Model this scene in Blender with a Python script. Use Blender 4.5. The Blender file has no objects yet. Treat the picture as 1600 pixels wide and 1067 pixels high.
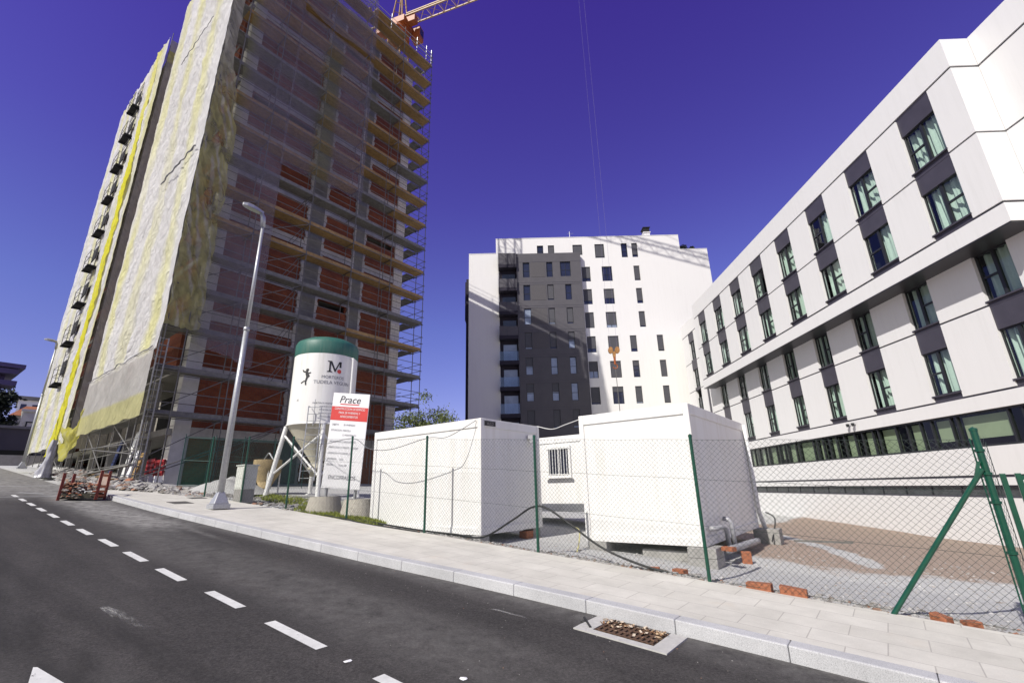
import bpy, bmesh, math, random
from mathutils import Vector, Matrix, noise
random.seed(7)
R_ = math.radians
scene = bpy.context.scene
COL = scene.collection
# ------------------------------------------------------------------ camera
cam_d = bpy.data.cameras.new("camera")
cam_d.sensor_fit = 'HORIZONTAL'; cam_d.sensor_width = 36.0
cam_d.lens = 722.0/1600*36
cam_d.clip_start = 0.05; cam_d.clip_end = 5000
cam = bpy.data.objects.new("camera", cam_d); COL.objects.link(cam); scene.camera = cam
CAMZ = 1.6
_up = Vector(((746-800)/722.0, (-1750-533.5)/722.0, 1.0)).normalized()      # world up seen in camera axes (x right, y down, z forward)
_fw = (Vector((0,0,1)) - _up*_up.z).normalized()
_rt = _fw.cross(_up).normalized()
_M = Matrix((_rt, _fw, _up))
cx, cy, cz = _M @ Vector((1,0,0)), _M @ Vector((0,-1,0)), _M @ Vector((0,0,-1))
mw = Matrix.Identity(4)
for i in range(3):
    mw[i][0], mw[i][1], mw[i][2] = cx[i], cy[i], cz[i]
mw.translation = (0, 0, CAMZ)
cam.matrix_world = mw
# ------------------------------------------------------------------ sky, sun, exposure
SUN_AZ, SUN_EL = R_(222), R_(42.5)
world = bpy.data.worlds.new("World"); scene.world = world; world.use_nodes = True
wn = world.node_tree.nodes; wl_ = world.node_tree.links; wn.clear()
sky = wn.new('ShaderNodeTexSky'); sky.sky_type = 'NISHITA'; sky.sun_disc = False
sky.sun_elevation = SUN_EL; sky.sun_rotation = SUN_AZ
sky.air_density = 1.0; sky.dust_density = 0.2; sky.ozone_density = 4.0; sky.altitude = 200
tint = wn.new('ShaderNodeMix'); tint.data_type = 'RGBA'; tint.blend_type = 'MULTIPLY'; tint.inputs[0].default_value = 1.0
# polarised look of the photographed sky: deep violet overhead and away from the sun, paler low down and on the sun's side
tg = wn.new('ShaderNodeTexCoord'); tsep = wn.new('ShaderNodeSeparateXYZ'); tr_ = wn.new('ShaderNodeValToRGB')
wl_.new(tg.outputs['Generated'], tsep.inputs[0]); wl_.new(tsep.outputs['Z'], tr_.inputs[0])
stops_ = [(.10, (1.0,.73,1.04)), (.32, (.90,.66,1.16)), (.55, (.80,.41,1.15)), (.88, (.71,.20,1.10))]
while len(tr_.color_ramp.elements) < 4: tr_.color_ramp.elements.new(.5)
for i_, (p_, c_) in enumerate(stops_): tr_.color_ramp.elements[i_].position = (.01, .02, .03, .99)[i_]
for i_ in (3, 2, 1, 0): tr_.color_ramp.elements[i_].position = stops_[i_][0]
for i_ in range(4): tr_.color_ramp.elements[i_].color = (*stops_[i_][1], 1)
tdot = wn.new('ShaderNodeVectorMath'); tdot.operation = 'DOT_PRODUCT'; wl_.new(tg.outputs['Generated'], tdot.inputs[0])
tdot.inputs[1].default_value = (math.sin(SUN_AZ)*math.cos(SUN_EL), math.cos(SUN_AZ)*math.cos(SUN_EL), math.sin(SUN_EL))
tmr = wn.new('ShaderNodeMapRange'); tmr.interpolation_type = 'SMOOTHSTEP'; tmr.inputs[1].default_value = .50; tmr.inputs[2].default_value = .95; wl_.new(tdot.outputs['Value'], tmr.inputs[0])
tmx = wn.new('ShaderNodeMix'); tmx.data_type = 'RGBA'; wl_.new(tmr.outputs[0], tmx.inputs[0]); wl_.new(tr_.outputs[0], tmx.inputs[6]); tmx.inputs[7].default_value = (1.6, 1.15, .62, 1)
wl_.new(tmx.outputs[2], tint.inputs[7])
bg = wn.new('ShaderNodeBackground'); bg.inputs[1].default_value = 0.10
wo = wn.new('ShaderNodeOutputWorld')
wl_.new(sky.outputs[0], tint.inputs[6]); wl_.new(tint.outputs[2], bg.inputs[0]); wl_.new(bg.outputs[0], wo.inputs[0])
sun_d = bpy.data.lights.new("sun", 'SUN'); sun_d.energy = 4.2; sun_d.angle = R_(0.5); sun_d.color = (1.0, 0.955, 0.89)
sun = bpy.data.objects.new("sun", sun_d); COL.objects.link(sun)
sdir = Vector((math.sin(SUN_AZ)*math.cos(SUN_EL), math.cos(SUN_AZ)*math.cos(SUN_EL), math.sin(SUN_EL)))
sun.rotation_euler = sdir.to_track_quat('Z', 'Y').to_euler(); sun.location = (-20, -20, 60)
scene.view_settings.view_transform = 'Standard'; scene.view_settings.look = 'None'
scene.view_settings.exposure = 0.25; scene.view_settings.gamma = 1.0
scene.cycles.max_bounces = 8; scene.cycles.transparent_max_bounces = 24
scene.cycles.caustics_reflective = False; scene.cycles.caustics_refractive = False
# ------------------------------------------------------------------ frames of the place
T1 = Vector((math.sin(R_(-52.5)), math.cos(R_(-52.5)), 0))     # along the street, uphill
T2 = Vector((math.cos(R_(-52.5)), -math.sin(R_(-52.5)), 0))    # away from the street
FU = Vector((math.sin(R_(0.9)), math.cos(R_(0.9)), 0)); FN = Vector((math.cos(R_(0.9)), -math.sin(R_(0.9)), 0))
SL = math.tan(R_(4.4))
def P(s, t, z=0.0): return T1*s + T2*t + Vector((0,0,z))         # site frame
def H(x, u, z=0.0): return FN*x + FU*u + Vector((0,0,z))         # hotel frame
def C(x, y, z=0.0): return Vector((x, y, z))
def lerp(a, b, k): return a+(b-a)*k
def sstep(a, b, x):
    k = max(0, min(1, (x-a)/(b-a))); return k*k*(3-2*k)
def interp(tab, x):
    if x <= tab[0][0]: return tab[0][1]
    for (a, b), (c, d) in zip(tab, tab[1:]):
        if x <= c: return lerp(b, d, (x-a)/(c-a))
    return tab[-1][1]
def zr(s):                                                       # height of the road along the street
    if s > 62: return SL*62 + (s-62)*0.02
    if s < -12: return -SL*12 + (s+12)*0.03
    return SL*s
def kerb_t(s): return interp([(-12,5.22),(0,5.22),(1.5,5.22),(3,5.16),(4.7,5.08),(6.4,4.92),(9,4.77),(12,4.62),(15.5,4.46),(20,4.4),(60,4.3)], s)
def back_t(s): return interp([(-12,7.5),(-1,7.33),(2.2,7.28),(5,7.2),(8,7.13),(10.6,7.0),(13.5,6.95),(16,6.8),(20,6.7),(60,6.4)], s)
def zg(s, t):                                                    # height of the building plot
    d = 0.03 + 0.06*sstep(7.35, 8.6, t) + .13*sstep(7.4, 8.2, t)*sstep(4.9, 5.8, s)*(1-sstep(9.5, 11.5, s)) + (max(0, min(t,29)-13.0)*0.055 + max(0, min(t,44)-29)*.025)*lerp(1, .12, sstep(9, 17, s))
    return zr(s) + 0.13 - d + 0.03*noise.noise(Vector((s*.7, t*.7, 0)))
# ------------------------------------------------------------------ mesh building
WL = {}
class MB:
    def __init__(self): self.v = []; self.f = []; self.mi = []; self.att = []
    def add(self, vs, fs, m=0):
        n = len(self.v); self.v += [Vector(p) for p in vs]
        for f in fs: self.f.append([i+n for i in f]); self.mi.append(m)
        return self
    def box(self, F, a0, a1, b0, b1, z0, z1, m=0):
        vs = [F(a, b, z) for z in (z0, z1) for (a, b) in ((a0,b0),(a1,b0),(a1,b1),(a0,b1))]
        return self.add(vs, [(0,3,2,1),(4,5,6,7),(0,1,5,4),(1,2,6,5),(2,3,7,6),(3,0,4,7)], m)
    def hexa(self, vs, m=0):
        return self.add(vs, [(0,3,2,1),(4,5,6,7),(0,1,5,4),(1,2,6,5),(2,3,7,6),(3,0,4,7)], m)
    def bar(self, p, q, w, h=None, m=0, up=None):                # rectangular bar from p to q
        p = Vector(p); q = Vector(q); h = h or w; d = (q-p).normalized()
        u = Vector(up) if up else (Vector((0,0,1)) if abs(d.z) < .9 else T2)
        x = d.cross(u).normalized(); y = x.cross(d).normalized()
        x = x*(w/2); y = y*(h/2)
        return self.hexa([p-x-y, p+x-y, p+x+y, p-x+y, q-x-y, q+x-y, q+x+y, q-x+y], m)
    def tube(self, p, q, r, n=6, r2=None, m=0, cap=True):
        return self.path([p, q], [r, r if r2 is None else r2], n, m, cap)
    def path(self, pts, rs, n=6, m=0, cap=True):
        pts = [Vector(p) for p in pts]
        if not isinstance(rs, (list, tuple)): rs = [rs]*len(pts)
        vs = []; fs = []; ref = None
        for i, p in enumerate(pts):
            d = (pts[min(i+1, len(pts)-1)] - pts[max(i-1, 0)]).normalized()
            if ref is None or abs(ref.dot(d)) > .95: ref = Vector((0,0,1)) if abs(d.z) < .8 else T2
            x = d.cross(ref).normalized(); y = x.cross(d)
            ref = y
            for k in range(n):
                a = 2*math.pi*k/n; vs.append(p + x*(math.cos(a)*rs[i]) + y*(math.sin(a)*rs[i]))
        for i in range(len(pts)-1):
            for k in range(n):
                fs.append((i*n+k, i*n+(k+1)%n, (i+1)*n+(k+1)%n, (i+1)*n+k))
        if cap and n > 2:
            fs.append(tuple(range(n-1, -1, -1))); fs.append(tuple((len(pts)-1)*n+k for k in range(n)))
        return self.add(vs, fs, m)
    def lathe(self, c, prof, n=24, m=0, a0=0.0, a1=2*math.pi):
        c = Vector(c); full = abs(a1-a0-2*math.pi) < 1e-6; nn = n if full else n+1
        vs = []; fs = []
        for (r, z) in prof:
            for k in range(nn):
                a = a0+(a1-a0)*k/n; vs.append(c+Vector((r*math.cos(a), r*math.sin(a), z)))
        for i in range(len(prof)-1):
            for k in range(n):
                j = (k+1) % nn; fs.append((i*nn+k, i*nn+j, (i+1)*nn+j, (i+1)*nn+k))
        return self.add(vs, fs, m)
    def grid(self, fn, nu, nv, m=0):
        vs = [fn(i/nu, j/nv) for j in range(nv+1) for i in range(nu+1)]
        fs = [(j*(nu+1)+i, j*(nu+1)+i+1, (j+1)*(nu+1)+i+1, (j+1)*(nu+1)+i) for j in range(nv) for i in range(nu)]
        return self.add(vs, fs, m)
    def prism(self, pts, off, m=0):                              # polygon swept along a vector
        n = len(pts); off = Vector(off); pts = [Vector(p) for p in pts]
        return self.add(pts+[p+off for p in pts], [tuple(range(n-1,-1,-1)), tuple(range(n, 2*n))]+[(i, (i+1)%n, n+(i+1)%n, n+i) for i in range(n)], m)
    def rock(self, c, r, m=0, flat=.7):
        c = Vector(c); a = random.random()*6.28; vs = []
        for (x, y, z) in ((1,0,0),(0,1,0),(-1,0,0),(0,-1,0),(.15,.1,.8),(.7,.7,-.3),(-.7,.7,-.3),(-.7,-.7,-.3),(.7,-.7,-.3),(.5,-.5,.55),(-.55,.4,.6)):
            k = r*random.uniform(.7, 1.15); vs.append(c+Vector(((x*math.cos(a)-y*math.sin(a))*k, (x*math.sin(a)+y*math.cos(a))*k, z*k*flat)))
        return self.add(vs, [(4,0,1),(4,1,10),(10,1,2),(10,2,4),(4,2,3),(4,3,9),(9,3,0),(9,0,4),(0,5,1),(1,6,2),(2,7,3),(3,8,0)], m)
    def build(self, name, mats, parent=None, loc=None, smooth=False, bevel=0, recalc=True, attr=None):
        me = bpy.data.meshes.new(name)
        if parent is not None: base = WL[parent.name]
        elif loc is not None: base = Vector(loc)
        else:
            xs = [v.x for v in self.v]; ys = [v.y for v in self.v]
            base = Vector(((min(xs)+max(xs))/2, (min(ys)+max(ys))/2, min(v.z for v in self.v)))
        me.from_pydata([v-base for v in self.v], [], self.f)
        if not isinstance(mats, (list, tuple)): mats = [mats]
        for mm in mats: me.materials.append(mm)
        if len(mats) > 1:
            for p, k in zip(me.polygons, self.mi): p.material_index = k
        if recalc:
            bm = bmesh.new(); bm.from_mesh(me); bmesh.ops.recalc_face_normals(bm, faces=bm.faces[:]); bm.to_mesh(me); bm.free()
        if smooth:
            for p in me.polygons: p.use_smooth = True
        if attr:
            for k, vals in attr.items():
                at = me.attributes.new(k, 'FLOAT', 'POINT'); at.data.foreach_set('value', vals)
        me.update()
        o = bpy.data.objects.new(name, me); COL.objects.link(o)
        if parent is not None: o.parent = parent
        else: o.location = base
        WL[o.name] = base
        if bevel:
            b = o.modifiers.new('bevel', 'BEVEL'); b.width = bevel; b.segments = 2; b.limit_method = 'ANGLE'
        return o
def tag(o, label, cat, group=None, kind=None):
    if label: o['label'] = label
    if cat: o['category'] = cat
    if group: o['group'] = group
    if kind: o['kind'] = kind
    return o
def thing(name, label, cat, loc, group=None):
    o = bpy.data.objects.new(name, None); COL.objects.link(o); o.location = loc; o.empty_display_size = .2
    WL[o.name] = Vector(loc); return tag(o, label, cat, group)
def struct(o): o['kind'] = 'structure'; return o
def copy_part(src, parent, delta, label=None):
    c = src.copy(); COL.objects.link(c); c.parent = parent; c.location = src.location + Vector(delta); WL[c.name] = WL[src.name]+Vector(delta)
    for ch in src.children:
        d = ch.copy(); COL.objects.link(d); d.parent = c
    if label: c['label'] = label
    return c
def copy_thing(src, loc, label, group=None):
    c = src.copy(); COL.objects.link(c); c.location = loc; c['label'] = label
    if group: c['group'] = group
    for ch in list(src.children):
        d = ch.copy(); COL.objects.link(d); d.parent = c
        for g in list(ch.children):
            e = g.copy(); COL.objects.link(e); e.parent = d
    return c
# ------------------------------------------------------------------ materials
def M(name): m = bpy.data.materials.new(name); m.use_nodes = True; return m, m.node_tree.nodes, m.node_tree.links
def bsdf_of(n): return n['Principled BSDF']
def noise_node(n, l, scale, detail=4, rough=.6, vec=None, dist=0.0):
    t = n.new('ShaderNodeTexNoise'); t.inputs['Scale'].default_value = scale; t.inputs['Detail'].default_value = detail
    t.inputs['Roughness'].default_value = rough; t.inputs['Distortion'].default_value = dist
    if vec is None:
        g = n.new('ShaderNodeNewGeometry'); vec = g.outputs['Position']
    l.new(vec, t.inputs['Vector']); return t.outputs['Fac']
def ramp(n, l, fac, stops, interp_='LINEAR'):
    r = n.new('ShaderNodeValToRGB'); r.color_ramp.interpolation = interp_
    e = r.color_ramp.elements
    while len(e) > 1: e.remove(e[-1])
    e[0].position = stops[0][0]
    for (p, c) in stops[1:]: e.new(p)
    for i, (p, c) in enumerate(stops): e[i].color = (*c, 1) if len(c) == 3 else c
    l.new(fac, r.inputs[0]); return r.outputs[0]
def mixc(n, l, fac, a, b, mode='MIX'):
    x = n.new('ShaderNodeMix'); x.data_type = 'RGBA'; x.blend_type = mode
    for sock, val in ((0, fac), (6, a), (7, b)):
        if hasattr(val, 'links'): l.new(val, x.inputs[sock])
        elif isinstance(val, (int, float)): x.inputs[sock].default_value = val
        else: x.inputs[sock].default_value = (*val, 1) if len(val) == 3 else val
    return x.outputs[2]
def math_(n, l, op, a, b=None, clamp=False):
    x = n.new('ShaderNodeMath'); x.operation = op; x.use_clamp = clamp
    for i, val in enumerate((a, b)):
        if val is None: continue
        if hasattr(val, 'links'): l.new(val, x.inputs[i])
        else: x.inputs[i].default_value = val
    return x.outputs[0]
def bump(n, l, height, strength, dist, bs):
    b = n.new('ShaderNodeBump'); b.inputs['Strength'].default_value = strength; b.inputs['Distance'].default_value = dist
    l.new(height, b.inputs['Height']); l.new(b.outputs[0], bs.inputs['Normal'])
def frame_vec(n, l, ax, ay, az=(0,0,1), scale=(1,1,1)):          # world position expressed in a frame
    g = n.new('ShaderNodeNewGeometry'); c = n.new('ShaderNodeCombineXYZ')
    for i, a in enumerate((ax, ay, az)):
        d = n.new('ShaderNodeVectorMath'); d.operation = 'DOT_PRODUCT'; d.inputs[1].default_value = tuple(x*scale[i] for x in a)
        l.new(g.outputs['Position'], d.inputs[0]); l.new(d.outputs['Value'], c.inputs[i])
    return c.outputs[0]
def sc(c, k): return tuple(min(1, x*k) for x in c)
def plain(name, col, rough=.6, var=.12, scale=6, metal=0.0, bmp=0.0, bscale=60, big=.0, spec=.5):
    m, n, l = M(name); b = bsdf_of(n)
    f = noise_node(n, l, scale, 5)
    c = ramp(n, l, f, [(.25, sc(col, 1-var)), (.75, sc(col, 1+var))])
    if big:
        f2 = noise_node(n, l, scale*.12, 3, .5)
        c = mixc(n, l, 1.0, c, ramp(n, l, f2, [(.3, (1-big,)*3), (.7, (1,1,1))]), 'MULTIPLY')
    l.new(c, b.inputs['Base Color']); b.inputs['Roughness'].default_value = rough; b.inputs['Metallic'].default_value = metal
    b.inputs['Specular IOR Level'].default_value = spec
    if bmp: bump(n, l, noise_node(n, l, bscale, 3), bmp, .01, b)
    return m
def streaky(name, col, dirt, rough=.5, amt=.5, metal=0.0):       # painted or rendered surface with faint vertical rain streaks
    m, n, l = M(name); b = bsdf_of(n)
    v = frame_vec(n, l, T1, T2, (0,0,1), (5,5,.35)); f = noise_node(n, l, 1.0, 5, .65, v)
    f2 = noise_node(n, l, .35, 4, .6)
    k = math_(n, l, 'MULTIPLY', ramp(n, l, f, [(.45,(0,0,0)),(.8,(1,1,1))]), ramp(n, l, f2, [(.35,(0,0,0)),(.7,(1,1,1))]))
    k = math_(n, l, 'MULTIPLY', k, amt)
    l.new(mixc(n, l, k, col, dirt), b.inputs['Base Color']); b.inputs['Roughness'].default_value = rough; b.inputs['Metallic'].default_value = metal
    return m
def glass(name, tintc, gloss=.12, rough=.02):
    m, n, l = M(name); n.remove(bsdf_of(n)); o = n['Material Output']
    t = n.new('ShaderNodeBsdfTransparent'); t.inputs[0].default_value = (*tintc, 1)
    g = n.new('ShaderNodeBsdfGlossy'); g.inputs['Roughness'].default_value = rough; g.inputs[0].default_value = (.9,.95,1,1)
    lw = n.new('ShaderNodeLayerWeight'); lw.inputs[0].default_value = .5
    f = math_(n, l, 'ADD', math_(n, l, 'MULTIPLY', math_(n, l, 'POWER', lw.outputs['Facing'], 4.0), .75), gloss*.5, True)
    mx = n.new('ShaderNodeMixShader'); l.new(f, mx.inputs[0]); l.new(t.outputs[0], mx.inputs[1]); l.new(g.outputs[0], mx.inputs[2])
    l.new(mx.outputs[0], o.inputs[0]); return m
def net_mat(name, c1, c2, cover, transl=.35, var=.11, bstr=.55):        # woven debris netting: holes by coverage, a second colour by the 'stripe' attribute
    m, n, l = M(name); n.remove(bsdf_of(n)); o = n['Material Output']
    at = n.new('ShaderNodeAttribute'); at.attribute_name = 'stripe'
    f = noise_node(n, l, 1.6, 5, .6)
    base = mixc(n, l, at.outputs['Fac'], c1, c2)
    base = mixc(n, l, 1.0, base, ramp(n, l, f, [(.3,(.9,.9,.9)),(.7,(1,1,1))]), 'MULTIPLY')
    bv = frame_vec(n, l, (T1*1.6+T2*1.2+Vector((0,0,1.0))), T2, (0,0,1), (2.4,1.0,.5))
    bh = math_(n, l, 'ADD', noise_node(n, l, .62, 5, .62, bv, .8), math_(n, l, 'MULTIPLY', noise_node(n, l, 1.5, 4, .6, bv, .6), .5))
    bp = n.new('ShaderNodeBump'); bp.inputs['Strength'].default_value = bstr; bp.inputs['Distance'].default_value = .3; l.new(bh, bp.inputs['Height'])
    d = n.new('ShaderNodeBsdfDiffuse'); tr = n.new('ShaderNodeBsdfTranslucent'); l.new(bp.outputs[0], d.inputs['Normal']); l.new(bp.outputs[0], tr.inputs['Normal']); tp = n.new('ShaderNodeBsdfTransparent')
    l.new(base, d.inputs[0]); l.new(base, tr.inputs[0])
    mx = n.new('ShaderNodeMixShader'); mx.inputs[0].default_value = transl
    l.new(d.outputs[0], mx.inputs[1]); l.new(tr.outputs[0], mx.inputs[2])
    m2 = n.new('ShaderNodeMixShader')
    f2 = noise_node(n, l, .5, 4, .6) if var < .2 else noise_node(n, l, .45, 4, .6, bv, .5)
    cv = ramp(n, l, f2, [(.3, (max(0,cover-var),)*3), (.7, (min(1,cover+var),)*3)])
    l.new(cv, m2.inputs[0]); l.new(tp.outputs[0], m2.inputs[1]); l.new(mx.outputs[0], m2.inputs[2])
    l.new(m2.outputs[0], o.inputs[0]); return m
def text_faces(s, size, shear=0.0, align='LEFT', space=1.0):
    cu = bpy.data.curves.new('lettering', 'FONT'); cu.body = s; cu.size = size; cu.shear = shear; cu.align_x = align; cu.space_character = space
    cu.resolution_u = 3
    ob = bpy.data.objects.new('lettering', cu)
    me = bpy.data.meshes.new_from_object(ob)
    vs = [v.co.copy() for v in me.vertices]; fs = [tuple(p.vertices) for p in me.polygons]
    bpy.data.objects.remove(ob); bpy.data.curves.remove(cu); bpy.data.meshes.remove(me)
    return vs, fs
# ================================================================== MATERIALS
white_render = streaky('white_render', (.78,.77,.75), (.6,.58,.55), .75, .35)
white_clad = streaky('white_cladding', (.76,.755,.76), (.56,.56,.55), .55, .4)
dark_clad = plain('dark_cladding', (.058,.054,.072), .45, .15, 2)
grey_clad = plain('grey_cladding', (.108,.104,.115), .7, .08, 1.2, spec=.15)
navy_clad = plain('navy_cladding', (.035,.032,.045), .7, .1, 2, spec=.15)
frame_metal = plain('frame_metal', (.02,.022,.026), .4, .1, 10)
shutter_m = plain('shutter_grey', (.075,.075,.085), .6, .1, 5)
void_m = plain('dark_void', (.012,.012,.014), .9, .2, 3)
dark_glass = plain('dark_glass', (.018,.022,.05), .06, .3, 1.5, spec=.8)
pale_glass = plain('pale_glass', (.28,.33,.42), .12, .25, 1.0, spec=.8)
teal_glass = glass('teal_glass', (.72,.83,.79), .11)
clear_glass = glass('clear_glass', (.75,.8,.85), .14)
green_glass = glass('green_glass', (.70,.77,.68), .08)
curtain_m = plain('curtain_cloth', (.74,.76,.72), .9, .06, 8)
blind_m = plain('blind_cloth', (.50,.54,.44), .85, .06, 3)
conc = plain('concrete', (.36,.35,.33), .85, .18, 3, bmp=.25, bscale=40, big=.25)
conc_dark = plain('concrete_dark', (.2,.195,.185), .9, .2, 3, big=.3)
lintel_m = plain('lintel_plaster', (.46,.44,.42), .85, .2, 4, big=.3)
steel = plain('galvanised_steel', (.44,.45,.46), .45, .15, 20, metal=.5)
steel_old = plain('scaffold_steel', (.14,.135,.13), .65, .3, 9, metal=.1)
steel_white = plain('white_steel', (.72,.72,.70), .5, .1, 12)
wood_y = plain('yellow_plank', (.36,.23,.09), .75, .3, 5, big=.3)
wood_g = plain('grey_plank', (.2,.195,.18), .85, .3, 5, big=.3)
green_paint = plain('green_paint', (.006,.066,.040), .3, .2, 12)
wire_m = plain('green_wire', (.035,.05,.045), .5, .2, 8)
black_rubber = plain('black_rubber', (.012,.012,.013), .5, .3, 12)
plastic_grey = plain('grey_plastic', (.34,.34,.36), .4, .1, 8)
cont_m = streaky('container_paint', (.78,.775,.755), (.48,.43,.34), .42, .6)
orange_m = plain('crane_paint', (.32,.085,.02), .5, .3, 3)
crane_y = plain('crane_lattice_paint', (.36,.22,.10), .5, .25, 3)
rope_m = plain('hoist_rope', (.20,.17,.28), .6, .1, 3)
brick_red = plain('red_brick', (.33,.12,.06), .85, .35, 25, bmp=.3, bscale=120)
red_paint = plain('red_paint', (.30,.025,.03), .45, .15, 5)
ink = plain('ink_black', (.02,.02,.022), .6, .1, 3)
ink_grey = plain('ink_grey', (.16,.16,.18), .6, .1, 3)
sign_white = plain('sign_white', (.82,.82,.83), .35, .03, 3)
sign_red = plain('sign_red', (.62,.055,.05), .4, .06, 3)
def stone_mat(name, stops, scale=None):
    m, n, l = M(name); b = bsdf_of(n); at = n.new('ShaderNodeAttribute'); at.attribute_name = 'hue'
    c = ramp(n, l, at.outputs['Fac'], stops); f = noise_node(n, l, 30, 4)
    l.new(mixc(n, l, 1.0, c, ramp(n, l, f, [(.3,(.75,.75,.75)),(.7,(1,1,1))]), 'MULTIPLY'), b.inputs['Base Color']); b.inputs['Roughness'].default_value = .9
    return m
rubble_m = stone_mat('rubble', [(0,(.42,.41,.39)),(.35,(.24,.225,.21)),(.6,(.46,.445,.42)),(.88,(.22,.20,.17)),(.955,(.34,.20,.13)),(1,(.40,.15,.08))])
# ---- asphalt with dust, scuffs and wear (attributes painted where the dust lies)
def asphalt():
    m, n, l = M('asphalt'); b = bsdf_of(n)
    sv = frame_vec(n, l, T1, T2, (0,0,1), (.25,2.2,1))
    f1 = noise_node(n, l, 180, 2, .7); f2 = noise_node(n, l, 1.0, 5, .6, sv); f3 = noise_node(n, l, .6, 4)
    c = ramp(n, l, f1, [(.3,(.034,.032,.032)),(.62,(.066,.062,.062)),(.78,(.13,.125,.12))])
    c = mixc(n, l, 1.0, c, ramp(n, l, f2, [(.3,(.72,.72,.72)),(.7,(1.12,1.1,1.08))]), 'MULTIPLY')
    c = mixc(n, l, 1.0, c, ramp(n, l, f3, [(.3,(.85,.85,.85)),(.7,(1.1,1.1,1.1))]), 'MULTIPLY')
    f6 = noise_node(n, l, 42, 3, .8); c = mixc(n, l, 1.0, c, ramp(n, l, f6, [(.32,(.55,.55,.55)),(.5,(1,1,1)),(.68,(1.5,1.48,1.46))]), 'MULTIPLY')
    f7 = noise_node(n, l, 14, 4, .75); c = mixc(n, l, 1.0, c, ramp(n, l, f7, [(.35,(.82,.82,.82)),(.65,(1.14,1.14,1.14))]), 'MULTIPLY')
    sv2 = frame_vec(n, l, T1, T2, (0,0,1), (.12,1.1,1)); f8 = noise_node(n, l, 1.0, 3, .5, sv2)
    c = mixc(n, l, ramp(n, l, f8, [(.55,(0,0,0)),(.75,(.30,.30,.30))]), c, (.125,.12,.115))
    at = n.new('ShaderNodeAttribute'); at.attribute_name = 'dust'
    f4 = noise_node(n, l, 5, 6, .7); k = math_(n, l, 'MULTIPLY', at.outputs['Fac'], ramp(n, l, f4, [(.3,(.1,.1,.1)),(.65,(1,1,1))]), True)
    ad = n.new('ShaderNodeAttribute'); ad.attribute_name = 'dark'; kd = math_(n, l, 'MULTIPLY', ad.outputs['Fac'], ramp(n, l, noise_node(n, l, 2.0, 5, .7, sv), [(.35,(.1,.1,.1)),(.6,(.75,.75,.75))]))
    c = mixc(n, l, kd, c, (.022,.021,.021))
    l.new(mixc(n, l, k, c, (.40,.39,.37)), b.inputs['Base Color']); b.inputs['Roughness'].default_value = .88
    b.inputs['Specular IOR Level'].default_value = .25
    bump(n, l, f1, .5, .006, b); return m
asphalt_m = asphalt()
def paving():
    m, n, l = M('paving'); b = bsdf_of(n)
    v = frame_vec(n, l, T1, T2)
    br = n.new('ShaderNodeTexBrick'); l.new(v, br.inputs['Vector']); br.offset = .5; br.inputs['Scale'].default_value = 1.0
    br.inputs['Brick Width'].default_value = .6; br.inputs['Row Height'].default_value = .4; br.inputs['Mortar Size'].default_value = .006
    br.inputs['Mortar Smooth'].default_value = .3; br.inputs['Bias'].default_value = 0
    br.inputs['Color1'].default_value = (.575,.56,.51,1); br.inputs['Color2'].default_value = (.625,.61,.56,1); br.inputs['Mortar'].default_value = (.42,.40,.37,1)
    f = noise_node(n, l, 2.2, 6, .65); f2 = noise_node(n, l, 90, 2)
    c = mixc(n, l, 1.0, br.outputs['Color'], ramp(n, l, f, [(.3,(.84,.83,.82)),(.7,(1.05,1.04,1.03))]), 'MULTIPLY')
    c = mixc(n, l, 1.0, c, ramp(n, l, f2, [(.3,(.93,.93,.93)),(.7,(1.04,1.04,1.04))]), 'MULTIPLY')
    f5 = noise_node(n, l, .9, 4, .7); c = mixc(n, l, ramp(n, l, f5, [(.62,(0,0,0)),(.8,(.35,.35,.35))]), c, (.5,.38,.27))
    l.new(c, b.inputs['Base Color']); b.inputs['Roughness'].default_value = .85
    bump(n, l, br.outputs['Fac'], -.35, .006, b); return m
paving_m = paving()
def granite():
    m, n, l = M('granite'); b = bsdf_of(n); f = noise_node(n, l, 150, 3, .8)
    c = ramp(n, l, f, [(.28,(.14,.14,.15)),(.45,(.46,.46,.47)),(.7,(.62,.62,.63))])
    f2 = noise_node(n, l, 1.5, 4); c = mixc(n, l, 1.0, c, ramp(n, l, f2, [(.3,(.82,.82,.82)),(.7,(1.05,1.05,1.05))]), 'MULTIPLY')
    l.new(c, b.inputs['Base Color']); b.inputs['Roughness'].default_value = .7; return m
granite_m = granite()
def gravel():
    m, n, l = M('gravel'); b = bsdf_of(n); at = n.new('ShaderNodeAttribute'); at.attribute_name = 'pale'
    f = noise_node(n, l, 38, 4, .8); f2 = noise_node(n, l, 1.4, 6, .65); f3 = noise_node(n, l, 110, 2, .6)
    tan = ramp(n, l, f, [(.28,(.20,.15,.12)),(.5,(.36,.285,.235)),(.75,(.50,.42,.36))])
    pale = ramp(n, l, f, [(.28,(.36,.355,.35)),(.5,(.50,.50,.495)),(.75,(.64,.64,.63))])
    k = math_(n, l, 'ADD', at.outputs['Fac'], math_(n, l, 'MULTIPLY', math_(n, l, 'SUBTRACT', f2, .5), 1.3)); k = ramp(n, l, k, [(.38,(0,0,0)),(.62,(1,1,1))])
    c = mixc(n, l, k, tan, pale)
    gr = n.new('ShaderNodeAttribute'); gr.attribute_name = 'green'
    kg = math_(n, l, 'MULTIPLY', gr.outputs['Fac'], ramp(n, l, noise_node(n, l, 4, 5, .7), [(.35,(0,0,0)),(.6,(1,1,1))]), True)
    c = mixc(n, l, kg, c, (.17,.175,.05))
    l.new(c, b.inputs['Base Color']); b.inputs['Roughness'].default_value = .95; b.inputs['Specular IOR Level'].default_value = .1
    bump(n, l, math_(n, l, 'ADD', f, f3), .6, .02, b); return m
gravel_m = gravel()
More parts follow.
